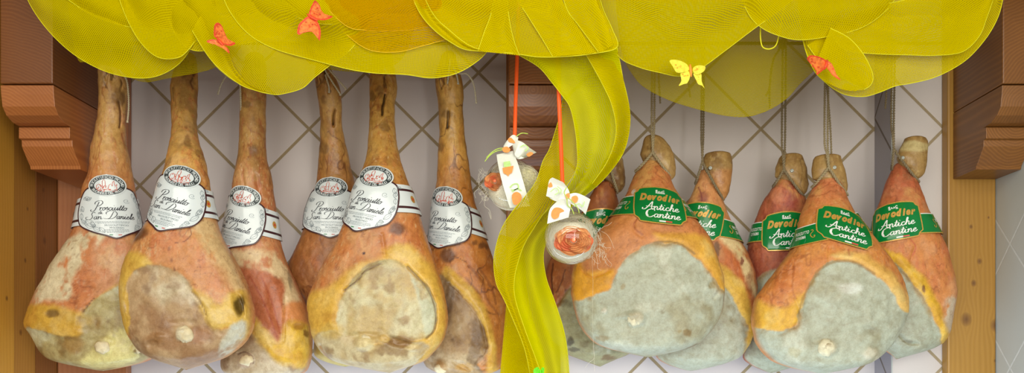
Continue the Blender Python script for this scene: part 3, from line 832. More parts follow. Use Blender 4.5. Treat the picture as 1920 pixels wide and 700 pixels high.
def ring(B, ham, band, strips, mats, unit, rosette=False, text=False):
    yl, yr = band
    th = np.linspace(0, 2*PI, 97)
    fy = VY-F*(B.Z-CZ)/(CD+B.yc)
    i = np.arange(B.N)
    def ridx(pyv): return np.interp(pyv, fy, i)
    mb = MB()
    def pos(th, v, off):
        frac = (1+np.cos(th))/2; pyv = yl+(yr-yl)*frac+v*unit*800/1.0*1.0
        x, y, z, nx, ny = B.section(ridx(pyv), th)
        return np.stack([x+nx*off, y+ny*off, z], -1)
    for a, b, mt in strips:
        rows = [pos(th, v, 0.0042+0.0003*(mt != 0)) for v in np.linspace(a, b, 3)]
        mb.grid(np.array(rows), mt)
    if rosette:
        for tc in (0.42, PI-0.35):
            a = np.linspace(0, 2*PI, 12, endpoint=False)
            v = np.array([pos(np.array([tc+0.11*math.cos(q)]), 7*math.sin(q), 0.0050)[0] for q in a])
            mb.add(v, [tuple(range(12))], 2)
            v = np.array([pos(np.array([tc+0.05*math.cos(q)]), 3*math.sin(q), 0.0054)[0] for q in a])
            mb.add(v, [tuple(range(12))], 3)
    if text:
        R = float(np.interp(ridx(np.array([(yl+yr)/2]))[0], i, B.HW))
        for side in (0, 1):
            c0 = 0.42 if side == 0 else PI-0.42
            def put(items, mt):
                for v, f in items:
                    if len(v) == 0: continue
                    tt = c0-(v[:, 0]*unit)/R
                    q = np.array([pos(np.array([tt[k]]), v[k, 1], 0.0051)[0] for k in range(len(v))])
                    mb.add(q, f, mt)
            dx = 22 if side == 0 else -22
            put(text2d('PROSCIUTTO', -20, 20, -3.5, 6.5, off=.02), 2)
            put(text2d('DI PARMA', -14, 14, 5.5, 6.5, off=.02), 2)
            for k in range(4):
                put([poly2d([(-18, 8+k*1.9), (16, 8+k*1.9), (16, 8.9+k*1.9), (-18, 8.9+k*1.9)])], 3)
            sg = 1 if side == 0 else -1
            hx = -27*sg
            sea = [(3,-8),(0,-9),(-2,-6),(1,-3),(3,0),(1,4),(-3,7),(-6,6),(-6,3),(-4,4)]
            if side: sea = [(-a, b) for a, b in sea]
            put([ribbon2d(catmull([(hx+a, b) for a, b in sea], 3), 1.8, 0.5)], 1)
    mb.build('paper_band', mats, ham)
DV = [(-37,-36),(-30,-38),(-10,-41),(10,-41),(30,-38),(37,-36),(40,-30),(46,-27),(47,-10),(48,8),(48,24),(41,29),(38,35),(15,36),(-15,36),(-38,35),(-41,29),(-48,24),(-48,8),(-47,-10),(-46,-27),(-40,-30)]
def devodier_label(B, ham, cx, cy, roll, unit, band):
    S = Surf(B, cx, cy, roll, unit); base = 0.0056
    O = np.array(DV, float); O = resample(np.vstack([O, O[:1]]), 90)[:-1]
    mb = MB(); paper_grid(mb, S, O, base, 0, 34, 30)
    add_art(mb, S, [outline_strip(O, 2.2)], base+.0004, 1)
    lab = mb.build('label', [M['green'], M['gold']], ham); tag(lab, 'green ticket label with gold edge')
    mb = MB(); o2 = base+.0006
    add_art(mb, S, text2d('Devodier', -37, 39, -12, 14, 0.32, .07, .0, 1.5), o2, 1)
    add_art(mb, S, script('Antiche', -27, 34, 9, 7.0, 2.0, .18, .45), o2, 0)
    add_art(mb, S, script('Cantine', -29, 36, 25, 7.0, 2.0, .18, .45), o2, 0)
    for ch, x, sz in (('S', -7, 5), ('A', -2.6, 4), ('A', 1.4, 4), ('C', 5.4, 5)):
        add_art(mb, S, text2d(ch, x-1.2, x+2.8, -29.5+(0 if sz == 5 else .8), sz, off=.05), o2, 0)
    add_art(mb, S, [poly2d([(-8,-28.5),(9,-28.5),(9,-27),(-8,-27)])], o2, 0)
    for a, b, mt in ((-16,-3,2),(-3,9,0),(9,21,3)):
        add_art(mb, S, [poly2d([(a,30.2),(b,30.2),(b,33),(a,33)])], o2, mt)
    mb.build('lettering', [M['white'], M['gold'], M['flagg'], M['flagr']], lab, False)
    ring(B, ham, band, [(-21, -19.4, 2), (-19.4, 16.6, 0), (16.6, 18.6, 1)], [M['green'], M['gold'], M['white'], simple('band_small_print', (96, 160, 120), .4, .1)], unit, False, True)
    return lab
def rope_path(mb, pts, r=0.0024, pitch=0.013, n=2, mat=0):
    P = resample(catmull(pts, 6), max(10, int(sum(np.linalg.norm(np.diff(np.array(pts), axis=0), axis=1))/0.0022)))
    T = np.gradient(P, axis=0); T /= np.linalg.norm(T, axis=1)[:, None]
    U = np.cross(T, [0.0, 1.0, 0.03]); U /= np.linalg.norm(U, axis=1)[:, None]+1e-9; V = np.cross(T, U)
    s = np.r_[0, np.cumsum(np.linalg.norm(np.diff(P, axis=0), axis=1))]
    for k in range(n):
        a = 2*PI*s/pitch+2*PI*k/n
        mb.tube(P+r*0.62*(np.cos(a)[:, None]*U+np.sin(a)[:, None]*V), r*0.66, 5, mat)
def px3(pts, off=0):  # [(px,py,y)]
    return [unp(a, b, c) for a, b, c in pts]

# ------------------------------------------------------------------ the long-shanked hams on the left
ORG = (212, 138, 86); TAN = (198, 168, 128); FAT = (222, 184, 88); BRN = (152, 106, 60)
H = {}
H['L1'] = dict(rows=[(100,189,224),(125,187,233),(150,186,237),(175,187,237),(200,186,236),(225,184,234),(250,180,234),(275,174,238),(300,171,244),(325,168,247),(350,159,251),(400,148,258),(430,143,266),(450,133,272),(475,117,280),(500,100,289),(525,87,296),(550,74,300),(575,62,302),(600,54,303),(612,53,302),(625,60,301),(640,70,299),(660,80,294),(675,97,284),(688,125,258),(696,160,225)],
  y=-.225, ytop=-.235, lab='leftmost ham, long shank and white script label, against the reddish post board', seed=11, mat='ham',
  spec=dict(base=(208,138,88), shank=(200,158,98), shank_y=(250,400), blot=(186,104,66), powc=(222,186,150),
   zones=[('pow',(226,212,176),6,[(138,440),(200,432),(168,480),(135,520),(128,562),(80,562),(62,575),(70,520),(105,470)]),
          ('pow',(220,186,140),8,[(190,470),(250,440),(300,460),(300,520),(235,530),(195,505)],.6),
          ('fat',(214,172,74),4,[(45,578),(90,570),(130,580),(155,583),(180,562),(215,535),(300,495),(330,560),(200,580),(160,600),(150,640),(50,625)]),
          ('face',(186,172,122),3,[(320,505),(220,538),(172,566),(152,600),(147,632),(75,622),(45,622),(50,720),(330,720)],1,(150,118,66),(214,212,176),(132,104,56)),
          ('pow',(226,216,150),6,[(190,640),(215,620),(260,625),(290,640),(280,680),(220,690),(180,690),(150,680)])],
   spots=[(98,588,16,9,(120,92,56),.8),(150,600,30,12,(196,160,70),.4),(192,652,15,14,(228,220,176),.9),(140,645,22,20,(164,124,60),.7),(255,652,10,9,(232,220,160),.9),(258,660,8,6,(140,110,60),.7),(215,180,14,30,(196,156,90),.5),(272,440,24,18,(92,52,32),.8)],
   lines=[((104,72,36),1.2,.8,[(176,560),(152,590),(146,615)]),((92,60,34),1.6,.8,[(222,190),(226,215),(224,240)])],
   bumps=[(98,588,14,8,-.005),(192,652,14,12,.008),(255,655,10,8,.006),(192,640,24,8,-.004)], creases=[(2.5,.004,[(180,556),(155,585),(146,615)]),(2.5,.006,[(222,192),(226,215),(224,238)])]))
H['L2'] = dict(rows=[(98,338,364),(112,334,368),(125,328,370),(145,323,370),(175,321,369),(200,321,368),(225,321,369),(250,321,370),(270,319,373),(290,316,381),(305,312,386),(330,305,390),(350,300,393),(375,294,397),(400,287,402),(420,280,408),(440,266,414),(460,254,424),(480,243,437),(503,234,449),(525,231,459),(550,229,468),(575,231,475),(600,235,477),(612,238,476),(626,243,470),(640,251,462),(655,262,447),(669,278,425),(680,298,405),(690,325,375),(694,340,358)],
  y=-.345, lab='second ham from the left, tan cut face with pale bone knob and dark hollow', seed=23, mat='ham',
  spec=dict(base=(214,156,98), shank=(212,168,96), shank_y=(270,420), blot=(206,112,76),
   zones=[('pow',(220,190,140),8,[(360,420),(410,420),(450,510),(465,545),(430,540),(390,480)],.9),
          ('red',(210,144,94),9,[(300,440),(340,440),(380,470),(430,520),(415,562),(360,530),(300,490)],.55),
          ('fat',(226,188,92),4,[(222,480),(262,476),(285,500),(250,512),(242,560),(246,620),(222,610)]),
          ('face',TAN,3,[(282,497),(315,503),(348,522),(368,550),(388,590),(402,618),(430,618),(470,610),(440,665),(400,710),(290,710),(250,650),(237,600),(236,540),(252,510)],1,(166,126,88),(216,202,170),(150,112,78)),
          ('fat',FAT,4,[(362,540),(400,566),(415,568),(430,550),(455,543),(490,555),(490,625),(455,640),(430,618),(400,618),(382,590)]),
          ('pow',(212,208,186),5,[(432,612),(462,604),(456,640),(425,668),(412,660)])],
   spots=[(448,572,12,24,(104,82,34),.95),(344,627,17,16,(234,224,192),.95),(290,635,20,12,(164,122,78),.7),(378,628,24,20,(170,116,74),.5),(236,590,5,60,(222,182,80),.8),(262,440,22,16,(96,54,32),.8),(350,560,36,12,(222,210,186),.4)],
   lines=[((110,60,50),.8,.7,[(356,427),(358,440),(346,453),(328,455)]),((110,60,50),.8,.6,[(316,462),(320,482),(328,508)]),((120,86,50),1.2,.7,[(360,548),(378,572),(385,590)]),((110,80,40),1.2,.6,[(324,165),(326,190)])],
   bumps=[(448,572,8,20,-.014,-18),(462,575,6,26,.005,-12),(344,627,15,12,.012),(344,608,26,8,-.005),(290,637,22,10,.004),(285,645,10,8,-.006),(300,630,8,5,.005)], creases=[(2.5,.004,[(360,546),(380,574),(386,592)]),(2,.004,[(324,160),(326,195)])]))
H['L3'] = dict(rows=[(98,464,492),(120,455,500),(160,452,499),(175,451,499),(200,451,498),(250,450,498),(275,448,498),(300,445,500),(325,441,508),(348,437,511),(375,434,514),(400,428,518),(425,424,521),(450,418,525),(475,414,531),(500,412,540),(525,414,551),(550,419,562),(575,428,573),(600,432,580),(625,432,584),(650,428,585),(670,418,584),(685,416,580),(700,421,573),(713,440,552),(720,460,530)],
  y=-.20, lab='narrow ham seen side-on with pink streak down its flank, third from the left', seed=37, mat='ham',
  spec=dict(base=(204,138,92), shank=(196,152,92), shank_y=(280,400), blot=(186,92,68), veinc=(150,70,50),
   zones=[('pow',(226,200,156),7,[(418,475),(470,468),(525,480),(552,530),(565,575),(535,590),(520,530),(490,505),(440,505)]),
          ('red',(188,114,76),5,[(440,500),(480,508),(528,522),(533,560),(530,620),(524,640),(508,636),(478,600),(465,560)]),
          ('orange',(220,150,92),6,[(534,575),(570,565),(590,600),(588,612),(536,606)]),
          ('face',(192,172,140),4,[(380,640),(470,625),(500,660),(535,680),(600,692),(600,740),(380,740)],1,(156,118,84),(214,200,172),(140,104,72)),
          ('fat',(228,188,76),4,[(470,590),(482,600),(505,628),(522,642),(532,618),(545,605),(592,615),(600,670),(578,692),(530,682),(500,660),(478,632)])],
   spots=[(460,677,17,15,(190,160,140),.7),(560,612,14,8,(180,130,60),.7),(573,625,6,7,(120,76,32),.7),(545,520,5,30,(96,96,80),.5),(510,342,8,18,(120,70,40),.6)],
   lines=[((96,64,60),1.4,.6,[(446,664),(458,660),(472,668),(475,682)]),((160,70,50),1.6,.5,[(470,520),(500,580),(518,630)]),((160,70,50),1.6,.4,[(490,520),(515,580),(524,625)])],
   bumps=[(460,677,14,12,.007),(520,575,14,50,.005,-14),(560,613,10,5,-.004)], creases=[(3,.004,[(446,662),(458,658),(474,668),(476,684)]),(3,.003,[(535,560),(532,640)]),(3,.003,[(455,320),(457,360)]),(4,.004,[(480,330),(486,372)])]))
H['L4'] = dict(rows=[(102,594,618),(120,592,618),(135,590,622),(147,590,630),(163,593,637),(188,597,640),(226,601,641),(263,600,646),(295,598,653),(317,596,659),(340,594,664),(360,587,668),(400,574,674),(430,571,680),(440,568,683),(460,559,689),(480,549,695),(500,541,700),(520,537,705),(540,552,710),(560,568,715),(600,590,720),(640,592,722),(665,590,715),(680,596,700),(688,615,680)],
  y=-.115, lab='brown ham mostly hidden behind the wide pale-faced ham on the left side', seed=41, mat='ham',
  spec=dict(base=(172,114,64), shank=(194,148,82), shank_y=(270,400), blot=(132,76,40), vein=.7, veinc=(104,56,30), powc=(196,140,88),
   zones=[('face',(200,180,106),4,[(560,590),(640,600),(720,640),(720,700),(560,700)],1,(190,150,70),(214,200,120),(160,130,60))],
   spots=[(626,215,7,20,(210,160,90),.4),(560,500,18,30,(120,70,38),.5)],
   lines=[((40,28,20),1.9,1,[(628,206),(625,218),(625,234)]),((90,60,34),1.6,.6,[(618,140),(616,160),(620,172)])],
   bumps=[], creases=[(2.4,.010,[(628,206),(625,218),(625,234)]),(3,.005,[(616,140),(614,172)])]))
H['L5'] = dict(rows=[(95,700,732),(120,696,738),(140,693,741),(157,693,744),(182,693,743),(194,693,739),(238,692,740),(276,690,745),(301,685,751),(317,680,756),(340,672,764),(360,664,772),(400,653,786),(414,648,790),(440,638,798),(460,629,805),(480,617,812),(500,605,818),(520,595,825),(540,585,831),(560,577,836),(580,577,839),(600,580,839),(620,584,837),(640,591,831),(655,599,819),(670,613,806),(683,634,790),(693,668,765),(700,715,745)],
  y=-.325, lab='wide ham with big pale yellow cut face and thick fat rim, left of centre', seed=53, mat='ham',
  spec=dict(base=(204,134,78), shank=(208,164,88), shank_y=(270,400), blot=(176,94,54),
   zones=[('orange',(214,146,76),8,[(790,430),(850,520),(850,640),(832,650),(834,560),(800,490)]),
          ('fat',(226,182,84),5,[(570,556),(610,542),(650,512),(680,494),(715,482),(722,464),(762,460),(785,476),(812,505),(829,545),(836,600),(832,650),(800,684),(750,706),(600,700),(560,620)]),
          ('face',(202,178,122),2.5,[(632,605),(638,562),(665,520),(698,494),(740,486),(768,504),(800,540),(815,578),(814,618),(796,636),(750,640),(700,642),(648,636)],1,(186,146,80),(214,206,166),(160,122,70)),
          ('face',(198,172,122),3,[(590,636),(630,622),(700,644),(786,642),(800,655),(745,705),(640,698),(600,670)],1,(178,136,80),(218,204,164),(140,104,60)),
          ('pow',(206,206,176),4,[(768,512),(800,545),(814,580),(812,618),(796,628),(790,590),(780,545)])],
   spots=[(742,428,18,14,(98,58,36),.8),(750,640,34,11,(146,106,56),.75),(720,634,12,8,(216,182,110),.9),(683,644,18,17,(232,214,162),.95),(683,476,4,3,(70,40,50),1),(620,620,26,18,(214,184,100),.6),(700,182,6,12,(110,76,44),.6),(770,650,18,7,(226,206,150),.6)],
   lines=[((56,40,24),1.8,.9,[(722,178),(718,195),(716,215)]),((110,80,40),1.6,.8,[(646,545),(668,528),(690,505),(715,495)]),((110,86,50),1.6,.7,[(764,500),(800,540),(816,580),(814,618),(800,634)]),((160,96,50),2,.5,[(600,650),(615,672),(640,688)])],
   bumps=[(683,644,15,13,.013),(683,630,26,6,-.004),(745,642,32,8,-.010,14),(722,636,12,6,.008,20),(770,652,16,6,.004,10),(620,625,22,18,.004)], creases=[(2.6,.009,[(722,178),(718,195),(716,215)]),(2.5,.004,[(646,545),(668,528),(690,505),(720,492)]),(3,.005,[(764,500),(800,540),(816,580),(814,618),(800,634)]),(3,.003,[(716,440),(722,480)]),(3,.004,[(600,648),(615,672),(640,690)])]))
H['L6'] = dict(rows=[(95,832,852),(120,822,858),(147,815,865),(157,816,868),(182,820,869),(200,823,867),(251,824,870),(288,822,876),(320,820,880),(349,816,884),(380,813,890),(409,810,900),(446,806,911),(471,803,920),(494,800,927),(520,796,937),(537,794,944),(566,790,952),(600,788,956),(643,785,954),(670,790,950),(690,800,944),(703,815,930),(712,840,905)],
  y=-.155, lab='ham with dark veined orange rind and slanting fat strip, beside the yellow tail', seed=67, mat='ham',
  spec=dict(fleck=.18, base=(208,138,70), shank=(208,162,86), shank_y=(250,380), blot=(170,96,46), vein=.8, veinc=(96,52,34),
   zones=[('fat',(226,182,84),3,[(834,500),(862,518),(895,552),(916,590),(928,640),(934,700),(915,706),(912,655),(903,612),(888,582),(860,548),(834,528)]),
          ('face',(178,148,106),2.5,[(820,520),(842,530),(862,550),(892,584),(908,618),(914,660),(892,685),(920,720),(780,720),(770,600)],1,(132,98,62),(206,186,150),(110,80,50))],
   spots=[(826,690,13,13,(196,160,110),.9),(842,560,10,50,(92,68,46),.6),(850,450,20,12,(96,60,36),.8),(838,478,14,18,(92,56,34),.8),(905,462,10,8,(90,54,36),.7),(890,455,7,6,(100,60,36),.6),(870,690,20,10,(200,156,80),.7),(905,680,10,10,(214,176,140),.6)],
   lines=[((44,34,24),1.4,.9,[(840,208),(839,225),(838,240)]),((196,150,90),3,.5,[(834,200),(833,230)]),((124,70,46),2.4,.45,[(880,500),(905,530),(912,560),(935,590)]),((124,70,46),2.2,.45,[(900,505),(922,540),(930,570)]),((124,70,46),2.2,.4,[(872,520),(890,540),(900,552)])],
   bumps=[(826,690,12,11,.009),(870,688,24,6,-.006,25)], creases=[(2.2,.009,[(840,208),(839,225),(838,240)]),(3,.005,[(842,532),(862,552),(892,586),(908,620),(912,650)])]))
# ------------------------------------------------------------------ the roped hams on the right
WH = (186, 189, 168)
H['R1'] = dict(rows=[(340,1122,1150),(360,1112,1155),(380,1100,1158),(400,1090,1162),(430,1070,1170),(460,1048,1180),(490,1030,1190),(520,1018,1195),(560,1012,1200),(600,1016,1200),(640,1036,1195),(665,1062,1180),(680,1095,1150),(688,1115,1135)],
  y=-.125, lab='roped ham half hidden by the yellow net tail, stained grey lower half', seed=71, mat='mould',
  spec=dict(fleck=.18, base=(178,108,58), shank=(158,94,52), shank_y=(350,420), blot=(140,76,40), veinc=(84,36,22), vein=.7,
   zones=[('mould',(166,160,122),3,[(990,550),(1030,568),(1048,572),(1066,540),(1090,530),(1230,530),(1230,720),(990,720)])],
   spots=[(1068,640,10,10,(78,64,44),.8),(1075,655,14,5,(84,70,48),.7),(1140,672,18,6,(120,84,50),.7),(1060,570,18,8,(104,90,60),.5),(1096,645,14,8,(120,100,66),.5)],
   lines=[((84,36,22),1.6,.8,[(1037,495),(1034,520),(1036,552)]),((84,36,22),1.4,.6,[(1060,505),(1050,535),(1042,548)])], bumps=[], creases=[(3,.004,[(1040,580),(1060,550),(1070,538)])]))
H['R2'] = dict(rows=[(284,1218,1234),(300,1208,1242),(326,1191,1254),(354,1180,1264),(380,1166,1280),(400,1150,1294),(420,1135,1309),(440,1118,1324),(460,1102,1336),(480,1085,1345),(500,1076,1351),(520,1071,1356),(550,1071,1359),(575,1075,1355),(600,1083,1346),(622,1094,1332),(640,1110,1316),(655,1135,1294),(663,1155,1275),(670,1190,1238)],
  y=-.335, lab='large round white-faced ham hanging right beside the small glass-like rose ball', seed=83, mat='mould',
  spec=dict(fleck=.18, base=(212,144,82), shank=(200,132,80), shank_y=(330,420), blot=(200,110,70), powc=(222,180,140),
   zones=[('red',(206,136,84),8,[(1100,470),(1180,410),(1290,415),(1310,440),(1220,452),(1160,490),(1140,530),(1090,500)],.6),
          ('fat',(230,178,76),4,[(1228,440),(1280,440),(1322,446),(1352,500),(1372,560),(1350,545),(1328,508),(1290,472),(1240,455)]),
          ('fat',(226,164,50),4,[(1060,486),(1084,486),(1100,508),(1138,506),(1152,512),(1136,545),(1104,562),(1075,580),(1055,580)]),
          ('mould',WH,2.5,[(1060,580),(1100,562),(1136,546),(1152,522),(1166,496),(1196,466),(1228,456),(1270,460),(1300,480),(1330,510),(1352,540),(1370,560),(1370,640),(1200,700),(1080,660)])],
   spots=[(1192,597,17,15,(206,196,166),.8),(1134,584,6,6,(226,224,206),.9),(1290,625,9,9,(146,120,72),.8),(1275,622,5,4,(160,140,90),.6),(1334,535,8,9,(160,142,96),.6),(1166,537,7,8,(168,150,108),.7),(1128,634,16,5,(160,140,100),.6),(1212,500,14,10,(176,176,150),.5),(1240,585,4,4,(150,140,110),.6),(1188,360,6,6,(230,224,216),.8)],
   lines=[((150,74,52),1.2,.6,[(1205,440),(1188,425),(1195,410)]),((214,140,50),1.2,.6,[(1082,500),(1108,520),(1140,508)]),((140,110,60),2.2,.7,[(1225,455),(1270,456),(1302,476)]),((110,94,56),1.6,.8,[(1240,668),(1275,660),(1310,645)])],
   bumps=[(1192,598,15,13,.013),(1180,590,26,6,.004,-10),(1134,584,5,5,.004),(1338,535,14,16,.005),(1334,533,6,7,-.005),(1250,540,60,40,.006),(1215,505,24,14,-.004),(1170,610,30,20,-.003)],
   creases=[(3,.004,[(1340,560),(1350,548)]),(3,.005,[(1240,666),(1275,660),(1310,645)]),(2.4,.003,[(1204,445),(1188,430),(1192,412)]),(3,.003,[(1086,500),(1108,520),(1140,508)]),(3,.002,[(1225,500),(1260,520),(1300,570)])]))
H['R3'] = dict(rows=[(318,1312,1330),(335,1308,1338),(346,1305,1343),(380,1290,1357),(411,1279,1368),(430,1272,1377),(451,1265,1386),(471,1260,1398),(490,1256,1408),(511,1250,1415),(540,1245,1419),(583,1235,1417),(623,1228,1412),(645,1226,1405),(670,1230,1388),(685,1243,1362),(696,1265,1325)],
  y=-.175, lab='ham squeezed behind the large white-faced ones, squared brown shank end turned right', seed=97, mat='mould',
  spec=dict(fleck=.18, base=(204,120,64), shank=(206,146,94), shank_y=(400,500), blot=(150,72,50), powc=(222,190,140), veinc=(120,50,50),
   zones=[('pow',(222,200,150),5,[(1350,448),(1380,450),(1410,500),(1418,560),(1405,540),(1385,490)]),
          ('fat',(232,192,88),3,[(1345,498),(1366,508),(1392,530),(1408,570),(1413,620),(1396,606),(1374,564),(1352,540)]),
          ('mould',(182,184,162),2.5,[(1330,540),(1362,544),(1386,580),(1400,612),(1404,640),(1392,690),(1220,710),(1200,600)]),
          ('fat',(226,176,60),3,[(1404,610),(1425,600),(1420,650),(1396,670)])],
   spots=[(1318,372,14,14,(120,50,56),.6),(1344,466,8,16,(84,66,48),.7),(1388,488,5,9,(120,40,30),.8),(1406,530,6,24,(140,70,34),.5)],
   lines=[((120,50,56),1.4,.6,[(1310,352),(1316,372),(1312,390)])], bumps=[(1375,585,14,8,.004,40)], creases=[(3,.003,[(1364,550),(1380,580),(1372,600)])]))
H['R4'] = dict(rows=[(318,1464,1480),(335,1458,1488),(351,1449,1500),(374,1431,1510),(400,1420,1518),(429,1411,1526),(457,1404,1535),(480,1400,1543),(510,1404,1550),(540,1414,1555),(600,1420,1555),(640,1398,1545),(670,1392,1520),(690,1408,1492),(700,1428,1465)],
  y=-.12, lab='dark reddish roped ham with shiny green label, half behind the big right-hand ham', seed=101, mat='mould',
  spec=dict(fleck=.18, base=(178,98,66), shank=(184,104,70), shank_y=(350,430), blot=(136,56,44), powc=(210,150,120), veinc=(110,40,40),
   zones=[('mould',(182,185,162),3,[(1370,540),(1410,530),(1440,512),(1480,498),(1570,490),(1570,720),(1370,720)])],
   spots=[(1455,362,14,20,(214,150,110),.4),(1484,378,14,18,(136,48,56),.5)], lines=[], bumps=[], creases=[]))
H['R5'] = dict(rows=[(316,1547,1562),(335,1535,1573),(354,1523,1581),(377,1510,1589),(403,1502,1603),(431,1496,1622),(457,1489,1644),(474,1480,1656),(490,1468,1668),(514,1450,1683),(540,1430,1694),(563,1414,1700),(589,1410,1699),(610,1410,1693),(637,1415,1677),(655,1426,1662),(670,1440,1647),(683,1456,1628),(695,1485,1598),(702,1525,1560)],
  y=-.325, lab='big white-faced ham in front on the right, bone knob low in its face', seed=113, mat='mould',
  spec=dict(fleck=.18, base=(216,148,78), shank=(206,130,88), shank_y=(340,430), blot=(206,116,66), powc=(232,196,160),
   zones=[('fat',(236,192,108),4,[(1560,478),(1590,474),(1622,478),(1664,504),(1696,545),(1712,600),(1690,580),(1666,540),(1636,508),(1600,490)]),
          ('fat',(230,182,72),4,[(1396,558),(1420,562),(1450,574),(1480,576),(1506,548),(1504,590),(1490,612),(1460,622),(1396,615)]),
          ('mould',(186,189,168),2.5,[(1396,612),(1440,622),(1490,616),(1496,590),(1510,552),(1530,512),(1560,491),(1600,492),(1640,514),(1670,544),(1692,580),(1710,600),(1690,660),(1620,720),(1480,720),(1396,660)])],
   spots=[(1552,652,19,16,(214,202,170),.85),(1632,664,18,14,(222,214,190),.7),(1545,640,16,6,(170,150,110),.5),(1640,622,12,8,(150,140,110),.5),(1594,540,26,12,(226,228,218),.6),(1490,660,14,10,(176,160,110),.4)],
   lines=[((168,96,58),1.4,.5,[(1490,500),(1485,540),(1492,560)]),((150,120,66),2.6,.6,[(1530,512),(1560,492),(1600,492),(1640,514)]),((150,120,66),2.2,.6,[(1498,588),(1508,555),(1530,514)]),((160,70,60),1.6,.5,[(1595,480),(1590,468)])],
   bumps=[(1552,652,18,15,.012),(1632,664,16,12,.006),(1600,560,60,40,.006),(1636,622,16,6,-.004,30),(1540,640,20,6,-.003)], creases=[(3,.004,[(1492,560),(1500,590),(1492,615)]),(3,.003,[(1556,466),(1554,490)]),(3,.003,[(1486,500),(1484,535)])]))
H['R6'] = dict(rows=[(305,1680,1694),(325,1670,1708),(346,1660,1722),(377,1650,1731),(397,1643,1738),(420,1638,1750),(445,1634,1762),(470,1632,1773),(500,1635,1781),(530,1640,1787),(548,1642,1789),(580,1640,1785),(603,1638,1781),(626,1640,1777),(645,1645,1764),(658,1655,1742),(668,1665,1712),(674,1672,1690)],
  y=-.215, lab='rightmost ham, orange rind over a grey-white face, beside the honey pine post', seed=127, mat='mould',
  spec=dict(fleck=.18, base=(210,140,80), shank=(186,106,70), shank_y=(340,440), blot=(204,110,74), powc=(226,180,140),
   zones=[('fat',(226,180,58),3,[(1652,466),(1690,480),(1722,508),(1748,545),(1768,590),(1780,620),(1768,648),(1755,604),(1733,566),(1703,522),(1672,494)]),
          ('mould',(178,181,160),2.5,[(1640,480),(1670,488),(1702,520),(1732,562),(1752,600),(1766,640),(1745,690),(1630,700),(1600,600)]),
          ('pow',(206,186,160),6,[(1775,560),(1795,560),(1785,620),(1772,610)])],
   spots=[(1732,542,4,8,(130,84,40),.9),(1700,640,14,4,(130,120,96),.6)], lines=[((190,80,60),1.2,.6,[(1710,480),(1716,462),(1706,448)])],
   bumps=[(1700,570,30,30,.005)], creases=[(3,.006,[(1685,625),(1702,642),(1722,646)]),(3,.003,[(1708,490),(1716,465)])]))
HEADS = {
 'R1': ([(288,1142,1162),(300,1133,1169),(318,1127,1171),(335,1128,1172),(348,1146,1171),(362,1155,1164)], (1150,318), None),
 'R2': ([(253,1211,1234),(262,1206,1246),(275,1203,1256),(290,1199,1263),(303,1205,1266),(316,1228,1268),(328,1244,1267),(338,1253,1262)], (1236,284), None),
 'R3': ([(285,1323,1369),(297,1318,1372),(310,1318,1374),(325,1320,1373),(345,1329,1371),(362,1341,1366),(377,1351,1358)], (1332,315), 1),
 'R4': ([(288,1468,1502),(298,1460,1506),(315,1453,1513),(332,1453,1516),(346,1476,1517),(358,1492,1513),(367,1502,1508)], (1485,320), 1),
 'R5': ([(290,1530,1576),(300,1525,1578),(320,1522,1584),(336,1523,1587),(348,1550,1589),(358,1570,1588),(366,1577,1584)], (1565,314), 1),
 'R6': ([(256,1699,1732),(266,1694,1738),(280,1687,1738),(298,1682,1737),(312,1687,1735),(325,1700,1731),(337,1712,1723)], (1693,296), 1),
}
HB = {}
KNOBS = {'L1': [(192, 651, 13), (256, 656, 8)], 'L2': [(344, 627, 13)], 'L3': [(461, 677, 12)], 'L5': [(683, 644, 14)], 'L6': [(826, 690, 11)], 'R2': [(1190, 597, 13)], 'R5': [(1552, 652, 15)]}
def ball_mesh0(c, r, n):
    G = []
    for i in range(n//2+1):
        a = PI*i/(n//2)
        G.append([(c[0]+r*1.1*math.sin(a)*math.cos(b), c[1]+r*.8*math.sin(a)*math.sin(b), c[2]+r*math.cos(a)) for b in np.linspace(0, 2*PI, n, endpoint=False)])
    return np.array(G)
